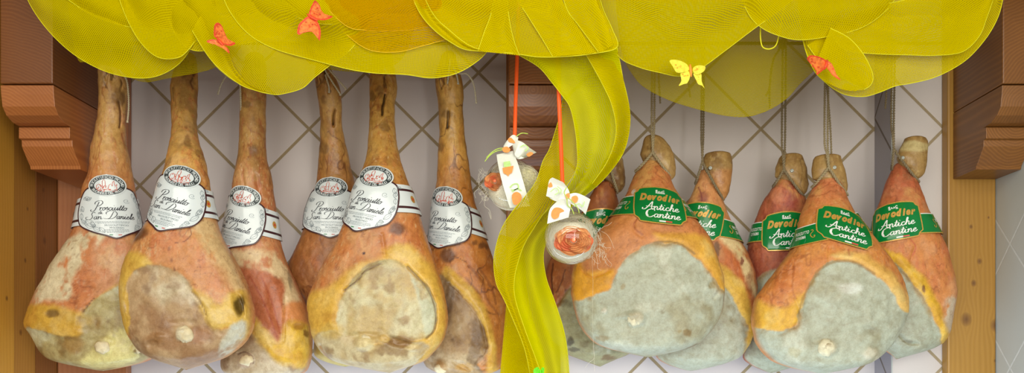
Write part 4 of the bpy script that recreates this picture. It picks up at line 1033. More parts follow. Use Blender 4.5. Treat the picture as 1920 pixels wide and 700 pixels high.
for k, h in H.items():
    right = k[0] == 'R'
    B = Body(h['rows'], h.get('ytop', -.195) if not right else min(-.19, (h['y']-.2)/2), h['y'], 0.076 if right else 0.074, 300 if not right else 260, 9 if not right else 6, 26)
    HB[k] = B; top = B.Z[0]
    base = (float(B.X[-1]), float(B.yc[-1]), float(B.Z[-1]))
    if not right:
        t_ = h['rows'][1]; xa, xb = t_[1], t_[2]; wd_ = xb-xa
        rr_ = random.Random(h['seed'])
        for q in range(7):
            u = xa+wd_*rr_.uniform(.15, .85); v0 = rr_.uniform(104, 150)
            h['spec']['lines'].append(((84, 58, 38), rr_.uniform(.8, 1.8), .6, [(u, v0), (u+rr_.uniform(-4, 4), v0+8), (u+rr_.uniform(-5, 5), v0+rr_.uniform(14, 26))]))
            h['spec']['creases'].append((2.5, .003, [(u, v0), (u+2, v0+10), (u-1, v0+20)]))
        for q in range(4):
            h['spec']['spots'].append((xa+wd_*rr_.uniform(.1, .9), rr_.uniform(110, 300), rr_.uniform(6, 14), rr_.uniform(8, 22), (108, 78, 50) if q % 2 else (196, 158, 96), .5))
    e = empty('cured_ham', base, h['lab'], 'ham', 'long-shanked hams on the left' if not right else 'roped hams on the right')
    h['root'] = e
    paint, disp = painter(h['spec'], h['seed'])
    make_body(B, 'meat', e, M[h['mat']], paint, disp, h['seed'])
    for (kx, ky, kr) in KNOBS.get(k, []):
        I, T = B.mesh(120, 10); x, y, z, nx, ny = B.section(I, T); qx, qy = project(x, y, z)
        q = (qx-kx)**2+(qy-ky)**2+(np.sin(T) < 0.05)*1e6; j = np.unravel_index(np.argmin(q), q.shape)
        c = np.array([x[j], y[j]+.0035, z[j]]); rr = kr*.00125
        G = ball_mesh0(c, rr, 26); dv = G-c
        nn = fbm(G[..., 0]*90, G[..., 1]*90, G[..., 2]*90, 7+h['seed'], 3)
        G = c+dv*(1+.42*nn[..., None]); mb = MB(); mb.grid(G, 0, True); mb.build('bone_knob', M['bone' if k[0] == 'L' else 'bone_w'], e)
for k, cx, cy, roll, band in (('L1',206,401,-3,(405,400)),('L2',320,385,15,(392,386)),('L3',439,420,16,(404,426)),('L4',615,402,1,(406,400)),('L5',685,385,12,(384,378)),('L6',828,420,10,(398,424))):
    san_daniele_label(HB[k], H[k]['root'], cx, cy, roll, 0.00122, band)
for k, cx, cy, roll, band in (('R1',1122,432,-2,(438,432)),('R2',1237,389,7,(392,398)),('R3',1311,418,7,(424,440)),('R4',1474,438,-2,(440,444)),('R5',1583,428,19,(450,420)),('R6',1679,418,-9,(432,424))):
    devodier_label(HB[k], H[k]['root'], cx, cy, roll, 0.00118, band)
# shank ends, ropes
for k, (rows, riv, hasr) in HEADS.items():
    B = HB[k]; yb = float(B.yc[0])-0.004; root = H[k]['root']
    hb = Body(rows, yb, yb-.004, 0.026, 60, 5, 7)
    sp = dict(base=(176,142,88), blot=(132,100,58), blot2=(150,116,66), powc=(206,178,120), pow=.6, vein=.5, veinc=(96,70,40), zones=[], spots=[], lines=[], bumps=[], creases=[])
    if k == 'R6': sp['zones'] = [('z',(214,196,142),3,[(1690,268),(1740,270),(1740,284),(1684,284)])]
    if k == 'R3': sp['zones'] = [('z',(200,142,86),8,[(1335,325),(1375,320),(1370,360),(1350,376)],.8)]
    if k == 'R1': sp['base'] = (140,104,60)
    p, d = painter(sp, H[k]['seed']+3)
    make_body(hb, 'shank_end', root, M['foot_v'] if 'foot_v' in M else M['ham'], p, d, H[k]['seed']+7, 60, 24)
    if hasr:
        c = np.array(unp(riv[0], riv[1], yb-.0285)); mb = MB()
        a = np.linspace(0, 2*PI, 17)[:-1]; r = .0046
        rings_ = [[(c[0]+rr*math.cos(q), c[1]+dy, c[2]+rr*math.sin(q)) for q in a] for rr, dy in ((r, .006), (r, 0), (r*.75, -.0012), (r*.4, -.0008), (r*.3, .001), (.0001, .001))]
        mb.grid(np.array(rings_), 0, True); mb.build('seal_rivet', M['lead'], root)
def V(px, py, y): return unp(px, py, y)
ROD = 83
def rod_loop(px, yb):   # rope end wraps over the rod
    p = unp(px, ROD, RY); return [(p[0], RY-.0075, RZ-.012), (p[0], RY-.008, RZ+.001), (p[0], RY-.002, RZ+.0085), (p[0], RY+.006, RZ+.004), (p[0], RY+.0065, RZ-.012)]
RP = {
 'R1': dict(v=[1138,1142], apex=(1140,300), l=(1118,352), r=(1158,362), free=[]),
 'R2': dict(v=[1222,1227], apex=(1224,288), l=(1192,322), r=(1258,333), free=[[(1234,100),(1235,140),(1238,194)]]),
 'R3': dict(v=[1315,1319], apex=(1317,306), l=(1304,345), r=(1356,376), free=[[(1290,120),(1291,150),(1294,182)]]),
 'R4': dict(v=[1466,1472], apex=(1470,320), l=(1450,350), r=(1506,369), free=[[(1462,92),(1452,108),(1446,135),(1443,165),(1436,180)],[(1460,94),(1450,112),(1444,150),(1443,203)]]),
 'R5': dict(v=[1546,1552], apex=(1554,316), l=(1523,352), r=(1588,366), free=[[(1549,140),(1553,190),(1557,240),(1559,291)]]),
 'R6': dict(v=[1671,1676], apex=(1676,282), l=(1672,318), r=(1722,342), free=[[(1664,120),(1662,170),(1660,204)]]),
}
for k, r in RP.items():
    B = HB[k]; yb = float(B.yc[0]); mb = MB(); ax, ay = r['apex']; yf = yb-.040
    mat = [M['rope'] if k in ('R3', 'R4', 'R6') else M['rope2']]
    for i, vx in enumerate(r['v']):
        top = rod_loop(vx, yb)
        rope_path(mb, list(reversed(top))+[unp(vx, ay-60, yb-.022), unp(vx+(ax-vx)*.5, ay-30, yf), unp(ax, ay, yf)], .0024)
    for (ex, ey) in (r['l'], r['r']):
        rope_path(mb, [unp(ax, ay-2, yf), unp(ax+(ex-ax)*.35, ay+(ey-ay)*.34, yf-.001), unp(ax+(ex-ax)*.75, ay+(ey-ay)*.74, yf+.008), unp(ex+(ex-ax)*.04, ey, yb-.006)], .0030)
    l, q = r['l'], r['r']
    rope_path(mb, [unp(*l, yb-.006), unp(l[0]+(q[0]-l[0])*.3, l[1]+4, yb+.024), unp(l[0]+(q[0]-l[0])*.7, q[1]-4, yb+.024), unp(*q, yb-.006)], .0028)
    for fr in r['free']:
        rope_path(mb, [rod_loop(fr[0][0], 0)[2], rod_loop(fr[0][0], 0)[1]]+[unp(a, b, RY-.012-.004*i) for i, (a, b) in enumerate(fr)], .0022)
    mb.build('rope', mat, H[k]['root'])
ST = {
 'L1': [[(222,128),(230,138),(238,152),(241,180),(241,205),(239,228)]],
 'L2': [[(352,104),(340,112),(330,138)]],
 'L3': [[(460,110),(440,120),(423,144),(414,160),(409,175)],[(458,120),(450,140),(451,175),(452,212)]],
 'L4': [[(606,120),(612,136),(622,152),(638,177)],[(606,118),(620,134),(632,148),(648,166)],[(610,140),(616,160),(617,172)]],
 'L5': [[(716,105),(722,130),(724,150)]],
 'L6': [[(844,110),(841,140),(838,162)],[(852,130),(862,138),(876,139),(888,158),(893,192)],[(850,126),(856,140),(859,156)]],
}
for k, ls in ST.items():
    B = HB[k]; yb = float(B.yc[0]); mb = MB(); px = float(B.xc[0])
    for dx in (-5, 5):
        rope_path(mb, list(reversed(rod_loop(px+dx, yb)))+[unp(px+dx*.6, 94, yb-.01), unp(px+dx*.4, 106, yb-.012)], .0018)
    for l in ls:
        n = len(l)
        pts = [unp(a, b, yb-.018-.026*math.sin(PI*min(1, (i+1)/n))) for i, (a, b) in enumerate(l)]
        rope_path(mb, pts, .0020, .010)
        e_ = np.array(pts[-1]); mb.tube([e_-[0, 0, -.002], e_-[0, 0, .003]], [.0024, .0028], 7)
    mb.build('string', M['string'], H[k]['root'])

# ------------------------------------------------------------------ yellow net drapery
def ruled(P, Q, yfun, nu=110, nv=44):
    P = resample(catmull(P, 8), nu); Q = resample(catmull(Q, 8), nu)
    U, Vv = np.meshgrid(np.linspace(0, 1, nu), np.linspace(0, 1, nv))
    PX = P[None, :, 0]*(1-Vv)+Q[None, :, 0]*Vv; PY = P[None, :, 1]*(1-Vv)+Q[None, :, 1]*Vv
    Y = yfun(U, Vv, PX, PY)
    d = CD+Y
    return np.stack([(PX-VX)/F*d, Y, CZ+(VY-PY)/F*d], -1)
def cloth(name, parent, G, mat, hemmat, ang=0.0, hems=('v0',), r=0.0006, warp=0.012, seed=1):
    nv, nu = G.shape[:2]
    fs = [(i*nu+j, i*nu+j+1, (i+1)*nu+j+1, (i+1)*nu+j) for i in range(nv-1) for j in range(nu-1)]
    mb = MB(); mb.grid(G, 0)
    nface = len(mb.f)
    for h in hems:
        L = {'v0': G[0], 'v1': G[-1], 'u0': G[:, 0], 'u1': G[:, -1]}[h]
        mb.tube(L, r, 6, 1)
    o = mb.build(name, [mat, hemmat], parent)
    me = o.data; uvl = me.uv_layers.new(name='UVMap')
    co = np.zeros(len(me.vertices)*3); me.vertices.foreach_get('co', co); co = co.reshape(-1, 3)
    ca, sa = math.cos(ang), math.sin(ang)
    wx = warp*fbm(co[:, 0]*5, co[:, 2]*5, 0*co[:, 0], seed, 2); wz = warp*fbm(co[:, 0]*5+9, co[:, 2]*5, 0*co[:, 0], seed+4, 2)
    X = co[:, 0]+wx; Z = co[:, 2]+wz+0.6*co[:, 1]
    uv = np.stack([X*ca+Z*sa, -X*sa+Z*ca], -1)
    li = np.zeros(len(me.loops), int); me.loops.foreach_get('vertex_index', li)
    uvl.data.foreach_set('uv', uv[li].ravel())
    return o
T0 = -80
net_root = empty('net_drapery', (0, -.58, 2.5), 'bright yellow net cloth swagged along the top with a twisted tail hanging down', 'drapery')
def swag(name, curve, y, ang, k=1.6, amp=.010, mat='net', hem='hem', bulge=.03, seed=1, r=.0006, top=None, warp=.012, ph=0.0):
    c = [(a, b) for a, b in curve]
    x0, x1 = c[0][0], c[-1][0]
    Q = top or [(x0+(x1-x0)*t, T0) for t in (0, .25, .5, .75, 1)]
    def yf(U, Vv, PX, PY):
        return y-.6*bulge*np.sin(PI*np.clip(Vv*.85+.1, 0, 1))*np.sin(PI*U)-.7*amp*np.sin(2*PI*(k*Vv+ph)+2.2*np.sin(PI*U+seed))*(1-Vv*.3)-.006*fbm(PX/60, PY/60, 0*PX, seed, 3)
    G = ruled(c, Q, yf)
    return cloth(name, net_root, G, M[mat], M[hem], ang, ('v0',), r, warp, seed)
swag('swag', [(40,-48),(50,-5),(75,38),(110,78),(150,110),(200,135),(250,146),(290,144),(325,128),(350,103),(372,60),(392,0),(398,-48)], -.585, .62, 1.4, .012, seed=3)
swag('swag', [(96,-48),(115,-12),(140,8),(180,32),(240,50),(300,55),(360,50),(410,10),(430,-48)], -.607, .35, 1.7, .008, seed=5)
swag('swag', [(212,-48),(226,5),(245,50),(268,85),(295,107),(325,110),(348,99),(372,60),(400,-48)], -.618, .20, 1.6, .010, seed=7)
swag('swag', [(300,-48),(318,40),(340,80),(365,95),(400,93),(450,83),(492,74),(540,50),(600,-48)], -.622, .5, 1.3, .010, seed=9)
swag('swag', [(322,-48),(338,18),(360,57),(397,114),(420,138),(446,156),(480,170),(503,176),(526,177),(566,166),(589,146),(617,124),(660,90),(690,40),(705,-48)], -.632, .75, 1.5, .012, seed=11)
swag('swag', [(405,-48),(422,4),(442,38),(464,62),(490,80),(530,97),(600,116),(650,129),(700,137),(760,140),(800,146),(825,145),(855,138),(885,122),(912,98),(940,50),(960,-48)], -.640, .06, 1.9, .014, seed=13, r=.0007)
swag('swag', [(560,-48),(640,42),(690,57),(760,57),(800,50),(880,30),(960,12),(1010,-48)], -.662, .3, 1.2, .008, 'net_orange', 'hem_o', seed=15)
swag('swag', [(590,-48),(620,30),(680,88),(740,98),(800,84),(870,66),(940,60),(1000,-48)], -.655, -.2, 1.2, .008, 'net_orange', 'hem_o', seed=17, r=.0006)
swag('swag', [(470,-48),(520,10),(600,45),(690,30),(760,-10),(790,-48)], -.650, .9, 1.2, .008, seed=18)
swag('swag', [(762,-48),(775,0),(790,28),(815,56),(842,76),(870,91),(912,97),(960,100),(1010,107),(1060,106),(1110,101),(1157,89),(1148,55),(1130,15),(1112,-48)], -.672, .25, 1.5, .010, seed=19, r=.0007)
# folded strips that double the cloth
def strip(name, P, Q, y, ang, mat='net', hem='hem', hems=('v0',), amp=.004, r=.0006, seed=2, nv=20, tilt=0.0, k=1.0):
    def yf(U, Vv, PX, PY): return y+tilt*Vv-amp*np.sin(2*PI*k*Vv+3*U)-.004*fbm(PX/50, PY/50, 0*PX, seed, 3)
    return cloth(name, net_root, ruled(P, Q, yf, 90, nv), M[mat], M[hem], ang, hems, r, .01, seed)
strip('fold', [(360,57),(397,114),(446,156),(480,170),(512,177)], [(398,-10),(429,98),(446,137),(475,162),(512,176)], -.648, 1.1, seed=21)
strip('fold', [(762,-48),(776,0),(792,32),(818,60),(846,80),(872,93),(905,96)], [(778,-48),(800,4),(818,34),(842,56),(866,76),(886,88),(905,95)], -.685, .9, seed=23, hems=('v0','v1'))
strip('fold', [(896,96),(908,60),(922,20),(930,-48)], [(974,104),(962,70),(953,20),(950,-48)], -.685, .6, seed=25, hems=('v0','v1'))
strip('fold', [(1036,106),(1016,72),(992,34),(968,-6),(955,-48)], [(1112,100),(1090,60),(1066,22),(1050,-10),(1040,-48)], -.688, .4, seed=27)
strip('fold', [(1150,86),(1135,40),(1120,5),(1108,-48)], [(1122,98),(1085,48),(1062,15),(1045,-48)], -.690, .7, seed=29, hems=('v1',))
# right-hand swags
swag('swag', [(1095,-48),(1120,40),(1158,104),(1195,125),(1240,137),(1275,143),(1310,131),(1360,95),(1410,57),(1450,28),(1500,-12),(1530,-48)], -.615, .12, 1.6, .012, seed=31)
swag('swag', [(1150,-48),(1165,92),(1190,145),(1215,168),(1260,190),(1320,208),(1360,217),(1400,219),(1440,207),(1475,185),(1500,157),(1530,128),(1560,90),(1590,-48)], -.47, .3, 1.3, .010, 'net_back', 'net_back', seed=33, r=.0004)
swag('swag', [(1375,-48),(1400,20),(1425,50),(1460,67),(1500,75),(1555,68),(1620,50),(1670,10),(1700,-48)], -.628, .8, 1.4, .010, seed=35)
swag('swag', [(1490,-48),(1500,40),(1509,90),(1525,130),(1540,148),(1565,168),(1590,179),(1622,181),(1650,173),(1680,161),(1705,157),(1750,146),(1790,127),(1820,105),(1850,70),(1870,35),(1880,0),(1886,-48)], -.600, .22, 1.8, .012, seed=37, r=.0007)
strip('fold', [(1557,55),(1568,78),(1590,95),(1640,101),(1700,103),(1755,104),(1805,97),(1836,68),(1850,34),(1862,0)], [(1557,53),(1578,38),(1604,24),(1650,10),(1700,-1),(1740,-14),(1780,-26),(1810,-34),(1840,-44),(1860,-48)], -.630, .55, seed=39, hems=('v0','v1'), amp=.008)
strip('fold', [(1557,53),(1590,70),(1614,95),(1630,122),(1637,145),(1632,160),(1620,168)], [(1525,130),(1532,140),(1542,150),(1560,160),(1580,168),(1600,171),(1620,169)], -.640, .3, seed=41, hems=('v0',), r=.0007)
strip('fold', [(1514,85),(1540,118),(1575,142),(1600,158),(1618,166)], [(1557,56),(1580,90),(1600,120),(1615,145),(1624,158)], -.615, .1, seed=43, hems=('v0',))
mb = MB(); mb.tube([unp(a, b, -.60) for a, b in catmull([(1426,48),(1426,72),(1430,88),(1442,92),(1454,86),(1460,68),(1467,30),(1478,-20)], 6)], .0013, 6); mb.build('loose_hem', M['hem'], net_root)
# thin layer showing under the left swags
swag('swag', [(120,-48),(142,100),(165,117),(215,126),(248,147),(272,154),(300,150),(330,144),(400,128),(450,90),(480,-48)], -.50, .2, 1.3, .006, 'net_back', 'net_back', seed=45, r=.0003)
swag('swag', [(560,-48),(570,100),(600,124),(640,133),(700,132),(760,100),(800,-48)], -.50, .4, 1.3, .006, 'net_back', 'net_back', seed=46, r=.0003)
# twisted tail
def tail(name, Lc, Rc, yl, yr, ang, amp, k, seed, mat='net', hems=('v0', 'v1'), r=.0006, hem='hem', ys=None):
    def yf(U, Vv, PX, PY):
        b = yl*(1-Vv)+yr*Vv
        if ys is not None: b = b+np.interp(U, [a for a, _ in ys], [c for _, c in ys])
        return b-amp*np.sin(2*PI*k*Vv+2.5*U+seed)-.005*fbm(PX/50, PY/70, 0*PX, seed, 3)
    return cloth(name, net_root, ruled(Lc, Rc, yf, 130, 40), M[mat], M[hem], ang, hems, r, .012, seed)
tail('tail', [(970,102),(1010,126),(1035,155),(1053,178),(1068,200),(1077,235),(1082,280),(1080,320),(1055,365),(1015,405),(975,440),(958,475),(954,520),(963,565),(984,620),(1010,690),(1024,740)],
     [(1157,89),(1162,115),(1168,147),(1176,180),(1181,211),(1180,245),(1170,284),(1148,318),(1118,350),(1075,385),(1040,425),(1020,470),(1024,520),(1040,565),(1056,615),(1064,660),(1070,740)],
     -.60, -.60, .3, .012, 1.4, 51, 'net_dense', ys=[(0, -.03), (.12, 0), (.3, .03), (.5, .12), (1, .13)])
tail('tail', [(1056,182),(1050,215),(1042,243),(1030,280),(1018,302),(1005,340),(985,368),(958,400),(938,435),(926,485),(930,530),(944,560),(962,600),(985,660),(1000,740)],
     [(1072,205),(1085,250),(1082,310),(1055,360),(1020,400),(1000,430),(985,455),(975,480),(965,520),(966,560),(985,620),(1000,660),(1015,700),(1025,720),(1030,740)],
     -.555, -.545, .8, .006, 1.0, 53, ys=[(0, 0), (.3, .0), (.5, .04), (1, .06)])
tail('fold', [(1050,18),(1070,55),(1100,105),(1128,155),(1148,200),(1155,250),(1140,300),(1110,345)], [(1157,89),(1164,120),(1172,165),(1181,205),(1181,240),(1170,284),(1148,318),(1118,350)],
     -.665, -.62, .5, .006, .8, 55, hems=('v0',), ys=[(0, 0), (.4, .02), (1, .08)])
tail('fold', [(936,440),(930,480),(936,530),(948,560),(950,610),(944,700),(940,740)], [(980,450),(985,500),(990,560),(1005,620),(1020,660),(1020,700),(1025,740)],
     -.25, -.30, .2, .006, 1.0, 57, hems=('v0',), r=.0006)
strip('fold', [(948,612),(965,616),(985,628),(1000,640)], [(936,720),(960,730),(990,735),(1020,740)], -.22, .4, seed=59)
strip('fold', [(950,560),(962,575),(975,585),(990,590)], [(936,720),(960,730),(990,735),(1010,740)], -.30, .9, seed=61)

# ------------------------------------------------------------------ butterflies
def wing(mb, poly, f, y0, tilt, cx, cy, mt, th=0.0012, edge=None, em=1, seed=0):
    P = [( (a)/3.5+f[0], b/3.5+f[1]) for a, b in poly]
    P = catmull(P, 3, True)
    def pt(a, b, off=0): return unp(a, b, y0-tilt*math.hypot(a-cx, b-cy)*.0007+off)
    cen = P.mean(0); rings_ = []
    n = len(P)
    for k in (1.0, .82, .6, .35, .02):
        q = cen+(P-cen)*k
        rings_.append([pt(a, b, -.0009*(1-k)-.0006*math.sin(i*2.2)*(k > .3)) for i, (a, b) in enumerate(q)])
    mb.grid(np.array(rings_)[:2], em, True); mb.grid(np.array(rings_)[1:], mt, True)
    mb.grid(np.array([[pt(a, b, th) for a, b in cen+(P-cen)*k] for k in (1.0, .5, .02)])[::-1], mt, True)
    mb.grid(np.array([[pt(a, b, th) for a, b in P], rings_[0]]), em, True)
def butterfly(name, lab, f, wings, body, mats, y0, tilts):
    c = ((body[0][0]+body[-1][0])/2/3.5+f[0], (body[0][1]+body[-1][1])/2/3.5+f[1])
    r = empty('butterfly', unp(c[0], c[1], y0), lab, 'butterfly decoration', 'paper butterflies pinned to the net')
    for (pl, spots), t in zip(wings, tilts):
        mb = MB(); wing(mb, pl, f, y0, t, c[0], c[1], 0)
        for (a, b, q) in spots:
            e = [(a+q*math.cos(u), b+q*.7*math.sin(u)) for u in np.linspace(0, 2*PI, 7)[:-1]]
            e = [unp(x/3.5+f[0], y/3.5+f[1], y0-t*math.hypot(x/3.5+f[0]-c[0], y/3.5+f[1]-c[1])*.0007-.0022) for x, y in e]
            mb.add(e, [tuple(range(6))], 2)
        mb.build('wing', mats[:3], r)
    mb = MB(); pts = [unp(a/3.5+f[0], b/3.5+f[1], y0-.004) for a, b in body]
    P = resample(catmull(pts, 4), 12); mb.tube(P, .0022*np.sin(np.linspace(.5, 2.9, 12))+.0006, 8)
    mb.build('body', mats[3], r)
    return r
R0 = random.Random(3)
def sp(x0, x1, y0, y1, n, q): return [(R0.uniform(x0, x1), R0.uniform(y0, y1), q*R0.uniform(.6, 1.2)) for _ in range(n)]
om = [M['bf_o'], M['bf_or'], M['bf_or'], M['bf_or']]
butterfly('b', 'orange paper butterfly on the net above the second ham from the left', (360, 0),
  [([(170,148),(148,163),(143,205),(146,240),(175,262),(205,290),(235,300),(262,300),(285,283),(240,262),(215,215),(195,168)], sp(155,200,170,240,10,5)),
   ([(97,268),(110,282),(150,292),(185,310),(215,325),(245,352),(238,322),(205,290),(175,268),(140,258)], sp(120,190,265,295,6,4))],
  [(205,300),(180,270),(160,245)], om, -.690, [1.0, .6])
butterfly('b', 'largest orange paper butterfly, wings spread, at the top left of centre', (360, 0),
  [([(808,2),(790,28),(775,60),(768,95),(800,120),(840,132),(882,130),(925,108),(880,98),(850,70),(838,35)], sp(785,840,40,100,9,5)),
   ([(700,162),(690,215),(705,228),(735,215),(770,208),(800,212),(822,225),(838,268),(845,205),(828,150),(790,118),(760,108),(730,130)], sp(715,820,140,195,11,5))],
  [(826,135),(790,118),(755,92)], om, -.712, [.8, .5])
butterfly('b', 'pale yellow paper butterfly with orange body on the net right of the tail', (1140, 50),
  [([(404,225),(425,262),(450,300),(492,300),(532,285),(520,250),(480,226),(435,217)], sp(425,510,235,285,6,5)),
   ([(475,305),(482,355),(464,388),(500,376),(520,370),(538,330),(532,295),(505,290)], sp(490,525,310,345,4,6)),
   ([(556,290),(565,264),(600,254),(638,262),(632,290),(610,305),(580,315)], sp(575,610,270,295,4,6)),
   ([(560,310),(578,350),(592,378),(618,388),(634,406),(615,360),(612,308),(585,305)], sp(575,600,325,365,3,5))],
  [(538,248),(543,290),(546,330)], [M['bf_y'], M['bf_y'], M['bf_yo'], M['p_or']], -.668, [1.0, .6, 1.2, .8])
butterfly('b', 'orange paper butterfly seen nearly edge-on at the lower edge of the right net swag', (1380, 0),
  [([(465,388),(485,364),(520,366),(560,378),(595,402),(592,440),(560,470),(530,492),(525,465),(495,425)], sp(485,570,385,450,12,5)),
   ([(590,395),(612,405),(632,425),(650,465),(660,490),(688,527),(640,500),(615,470),(596,440)], sp(600,640,420,460,6,4))],
  [(580,455),(592,425),(600,392)], om, -.668, [1.4, .7])
butterfly('b', 'bright lime green butterfly tip just showing at the bottom of the yellow tail', (1000, 690),
  [([(12,2),(30,-4),(40,10),(44,40),(20,60),(4,40),(0,18)], []), ([(52,10),(58,-2),(72,4),(70,30),(60,50),(50,40)], [])],
  [(46,60),(46,35),(46,12)], [M['bf_g'], M['bf_g'], M['bf_g'], M['bf_g']], -.54, [.6, .6])

# ------------------------------------------------------------------ rose ornaments
def ball_mesh(c, r, n=40, open_back=False):
    G = []
    for i in range(n//2+1):
        a = PI*i/(n//2)
        G.append([(c[0]+r*math.sin(a)*math.cos(b), c[1]+r*math.sin(a)*math.sin(b), c[2]+r*math.cos(a)*.98) for b in np.linspace(0, 2*PI, n, endpoint=False)])
    return np.array(G)
def fibres(mb, c, r, n, seed, rad=.00022, rim=.8, mt=0, span=1.6, win=None):
    R = random.Random(seed)
    for _ in range(n):
        u = Vector((R.gauss(0, 1), R.gauss(0, 1), R.gauss(0, 1))).normalized(); v = u.cross(Vector((R.gauss(0, 1), R.gauss(0, 1), R.gauss(0, 1)))).normalized()
        a0 = R.uniform(0, 6.3); L = R.uniform(.5, span)*1.3; rr = r*R.uniform(rim, .98); pts = []
        for k in range(9):
            a = a0+L*k/8; p = u*math.cos(a)+v*math.sin(a); w_ = 1+.05*math.sin(3*a+a0)
            pts.append((c[0]+p.x*rr*w_, c[1]+p.y*rr*w_, c[2]+p.z*rr*w_))
        if win is not None and sum(1 for p in pts if p[1] < c[1]-.01 and math.hypot(p[0]-win[0], p[2]-win[2]) < win[3]) > 0: continue
        mb.tube(pts, rad, 3, mt, False)
def rose(root, c, r, seed, sx=1.15):
    R = random.Random(seed); mb = MB()
    # ranunculus: cupped petals nested towards a dark eye
    for ring_ in range(8):
        rr = r*(1-.115*ring_); n = 7-ring_//2
        for k in range(n):
            a0 = 2*PI*k/n+ring_*.9+R.uniform(-.2, .2); G = []
            span = 2*PI/n*1.35
            for i in range(9):
                t = i/8; row = []
                for j in range(9):
                    s = j/8-.5; a = a0+s*span
                    edge = 1-1.1*s*s
                    rad_ = rr*(.55+.45*t*edge+.02*math.sin(9*s+ring_))
                    dep = -r*.25-ring_*r*.085+.32*r*(1-t*edge)**1.5+.012*r*math.sin(12*s+k)
                    row.append((c[0]+rad_*math.cos(a)*sx, c[1]+dep+r*.35-(.10*r if t > .9 else 0), c[2]+rad_*math.sin(a)*.86))
                G.append(row)
            mb.grid(np.array(G), 0 if (ring_+k) % 4 else 1)
    mb.grid(ball_mesh((c[0], c[1]-r*.35, c[2]), r*.16, 10), 1)
    mb.build('rose', [M['petal'], M['petal2']], root)
def band3(mb, P, Q, ys, mt=0, n=24, th=.0004):
    P = resample(catmull(P, 6), n); Q = resample(catmull(Q, 6), n); yy = np.interp(np.linspace(0, 1, n), np.linspace(0, 1, len(ys)), ys)
    G = []
    for t in np.linspace(0, 1, 7):
        G.append([unp(*(P[i]*(1-t)+Q[i]*t), yy[i]-.002*math.sin(PI*t)) for i in range(n)])
    mb.grid(np.array(G), mt)
    return P, Q, yy
def blob(mb, pts, y, mt): mb.add([unp(a, b, y) for a, b in pts], [tuple(range(len(pts)))], mt)
def scr(mb, pts, y, w_, mt):
    v, f = ribbon2d(catmull(pts, 5), w_, .2); mb.add([unp(a, b, y) for a, b in v], f, mt)
# ornament right of the pair, in front
o2 = empty('rose_ball', unp(1071, 446, -.60), 'lower clear plastic ball with orange rose and short white bow, right of its twin', 'ornament')
c2 = unp(1071, 447, -.60); r2 = .0545
mb = MB(); mb.grid(ball_mesh(c2, r2, 48), 0, True); mb.build('clear_shell', M['clear'], o2)
mb = MB(); w_ = unp(1075, 452, -.635); fibres(mb, c2, r2*.97, 520, 5, win=(w_[0], 0, w_[2], .031))
G = ball_mesh((c2[0], c2[1]+.008, c2[2]-.002), r2*.84, 28); G[..., 2] = np.minimum(G[..., 2], c2[2]+.030); mb.grid(G, 1, True)
mb.build('sisal_filling', [M['fibre'], M['fibre']], o2)
rose(o2, unp(1075, 452, -.635), .0345, 4)
mb = MB(); R = random.Random(8)
for k in range(26):
    x = R.uniform(1104, 1124); y = R.uniform(425, 480); pts = [(x, y)]
    for _ in range(6): x += R.uniform(-5, 9); y += R.uniform(-6, 13); pts.append((x, y))
    mb.tube([unp(a, b, -.60-.002*i) for i, (a, b) in enumerate(catmull(pts, 3))], .00022, 3, 0, False)
pl = [(1112,635),(1113,655),(1114,672),(1105,680),(1097,690)]
mb.tube([unp(a, b, -.46) for a, b in catmull(pl, 4)], .0003, 3, 0, False); mb.tube([unp(a, b, -.46) for a, b in [(1114,672),(1114,684),(1115,697)]], .0003, 3, 0, False)
mb.tube([unp(a, b, -.46-.14*t) for (a, b), t in zip([(1112,635),(1111,590),(1112,530),(1110,480)], (0, .3, .6, 1))], .0002, 3, 0, False)
mb.build('loose_fibre', M['fibre'], o2)
mb = MB()
band3(mb, [(1036,333),(1030,338),(1027,352),(1024,368)], [(1056,342),(1066,356),(1067,366),(1054,378)], (-.625, -.640, -.645, -.64))
band3(mb, [(1024,366),(1034,374),(1048,379),(1060,377)], [(1030,356),(1040,358),(1054,362),(1064,366)], (-.632, -.640, -.65, -.652))
band3(mb, [(1052,373),(1040,382),(1030,395),(1026,420)], [(1066,375),(1070,385),(1068,398),(1066,408)], (-.652, -.665, -.668, -.664))
band3(mb, [(1062,366),(1078,362),(1092,366),(1107,374)], [(1066,380),(1080,388),(1092,396),(1098,403)], (-.652, -.655, -.650, -.64))
blob(mb, catmull([(1034,398),(1040,390),(1050,390),(1058,396),(1050,400),(1047,408),(1039,411),(1034,406)], 3, True), -.6705, 1)
blob(mb, catmull([(1033,342),(1028,347),(1029,352),(1036,350)], 3, True), -.644, 1)
blob(mb, catmull([(1072,370),(1080,367),(1084,372),(1081,380),(1073,380)], 3, True), -.6585, 1); blob(mb, catmull([(1060,366),(1067,362),(1068,370),(1062,373)], 3, True), -.6575, 1)
for q in ([(1032,360),(1042,353),(1048,360),(1040,366)], [(1076,388),(1086,382),(1092,388),(1096,378)], [(1045,350),(1052,356),(1050,364)]): scr(mb, q, -.661, 1.8, 2)
mb.build('bow', [M['rib_w'], M['p_or'], M['p_gr']], o2)
mb = MB()
for q in ([(1063,372),(1064,385),(1072,392),(1076,402)], [(1066,372),(1075,380),(1084,392),(1086,400)], [(1064,372),(1058,362),(1062,352)]):
    mb = MB(); mb.tube([unp(a, b, -.672) for a, b in catmull(q, 5)], .0010, 5); mb.build('raffia_strand', M['raffia'], o2)
def flat_ribbon(mb, pts, wpx):
    L = [unp(a-wpx/2, b, y) for a, b, y in pts]; Rr = [unp(a+wpx/2, b, y) for a, b, y in pts]
    L2 = [(p[0], p[1]+.0006, p[2]) for p in L]; R2 = [(p[0], p[1]+.0006, p[2]) for p in Rr]
    mb.grid(np.array([L, Rr, R2, L2]).transpose(1, 0, 2), 0, True)
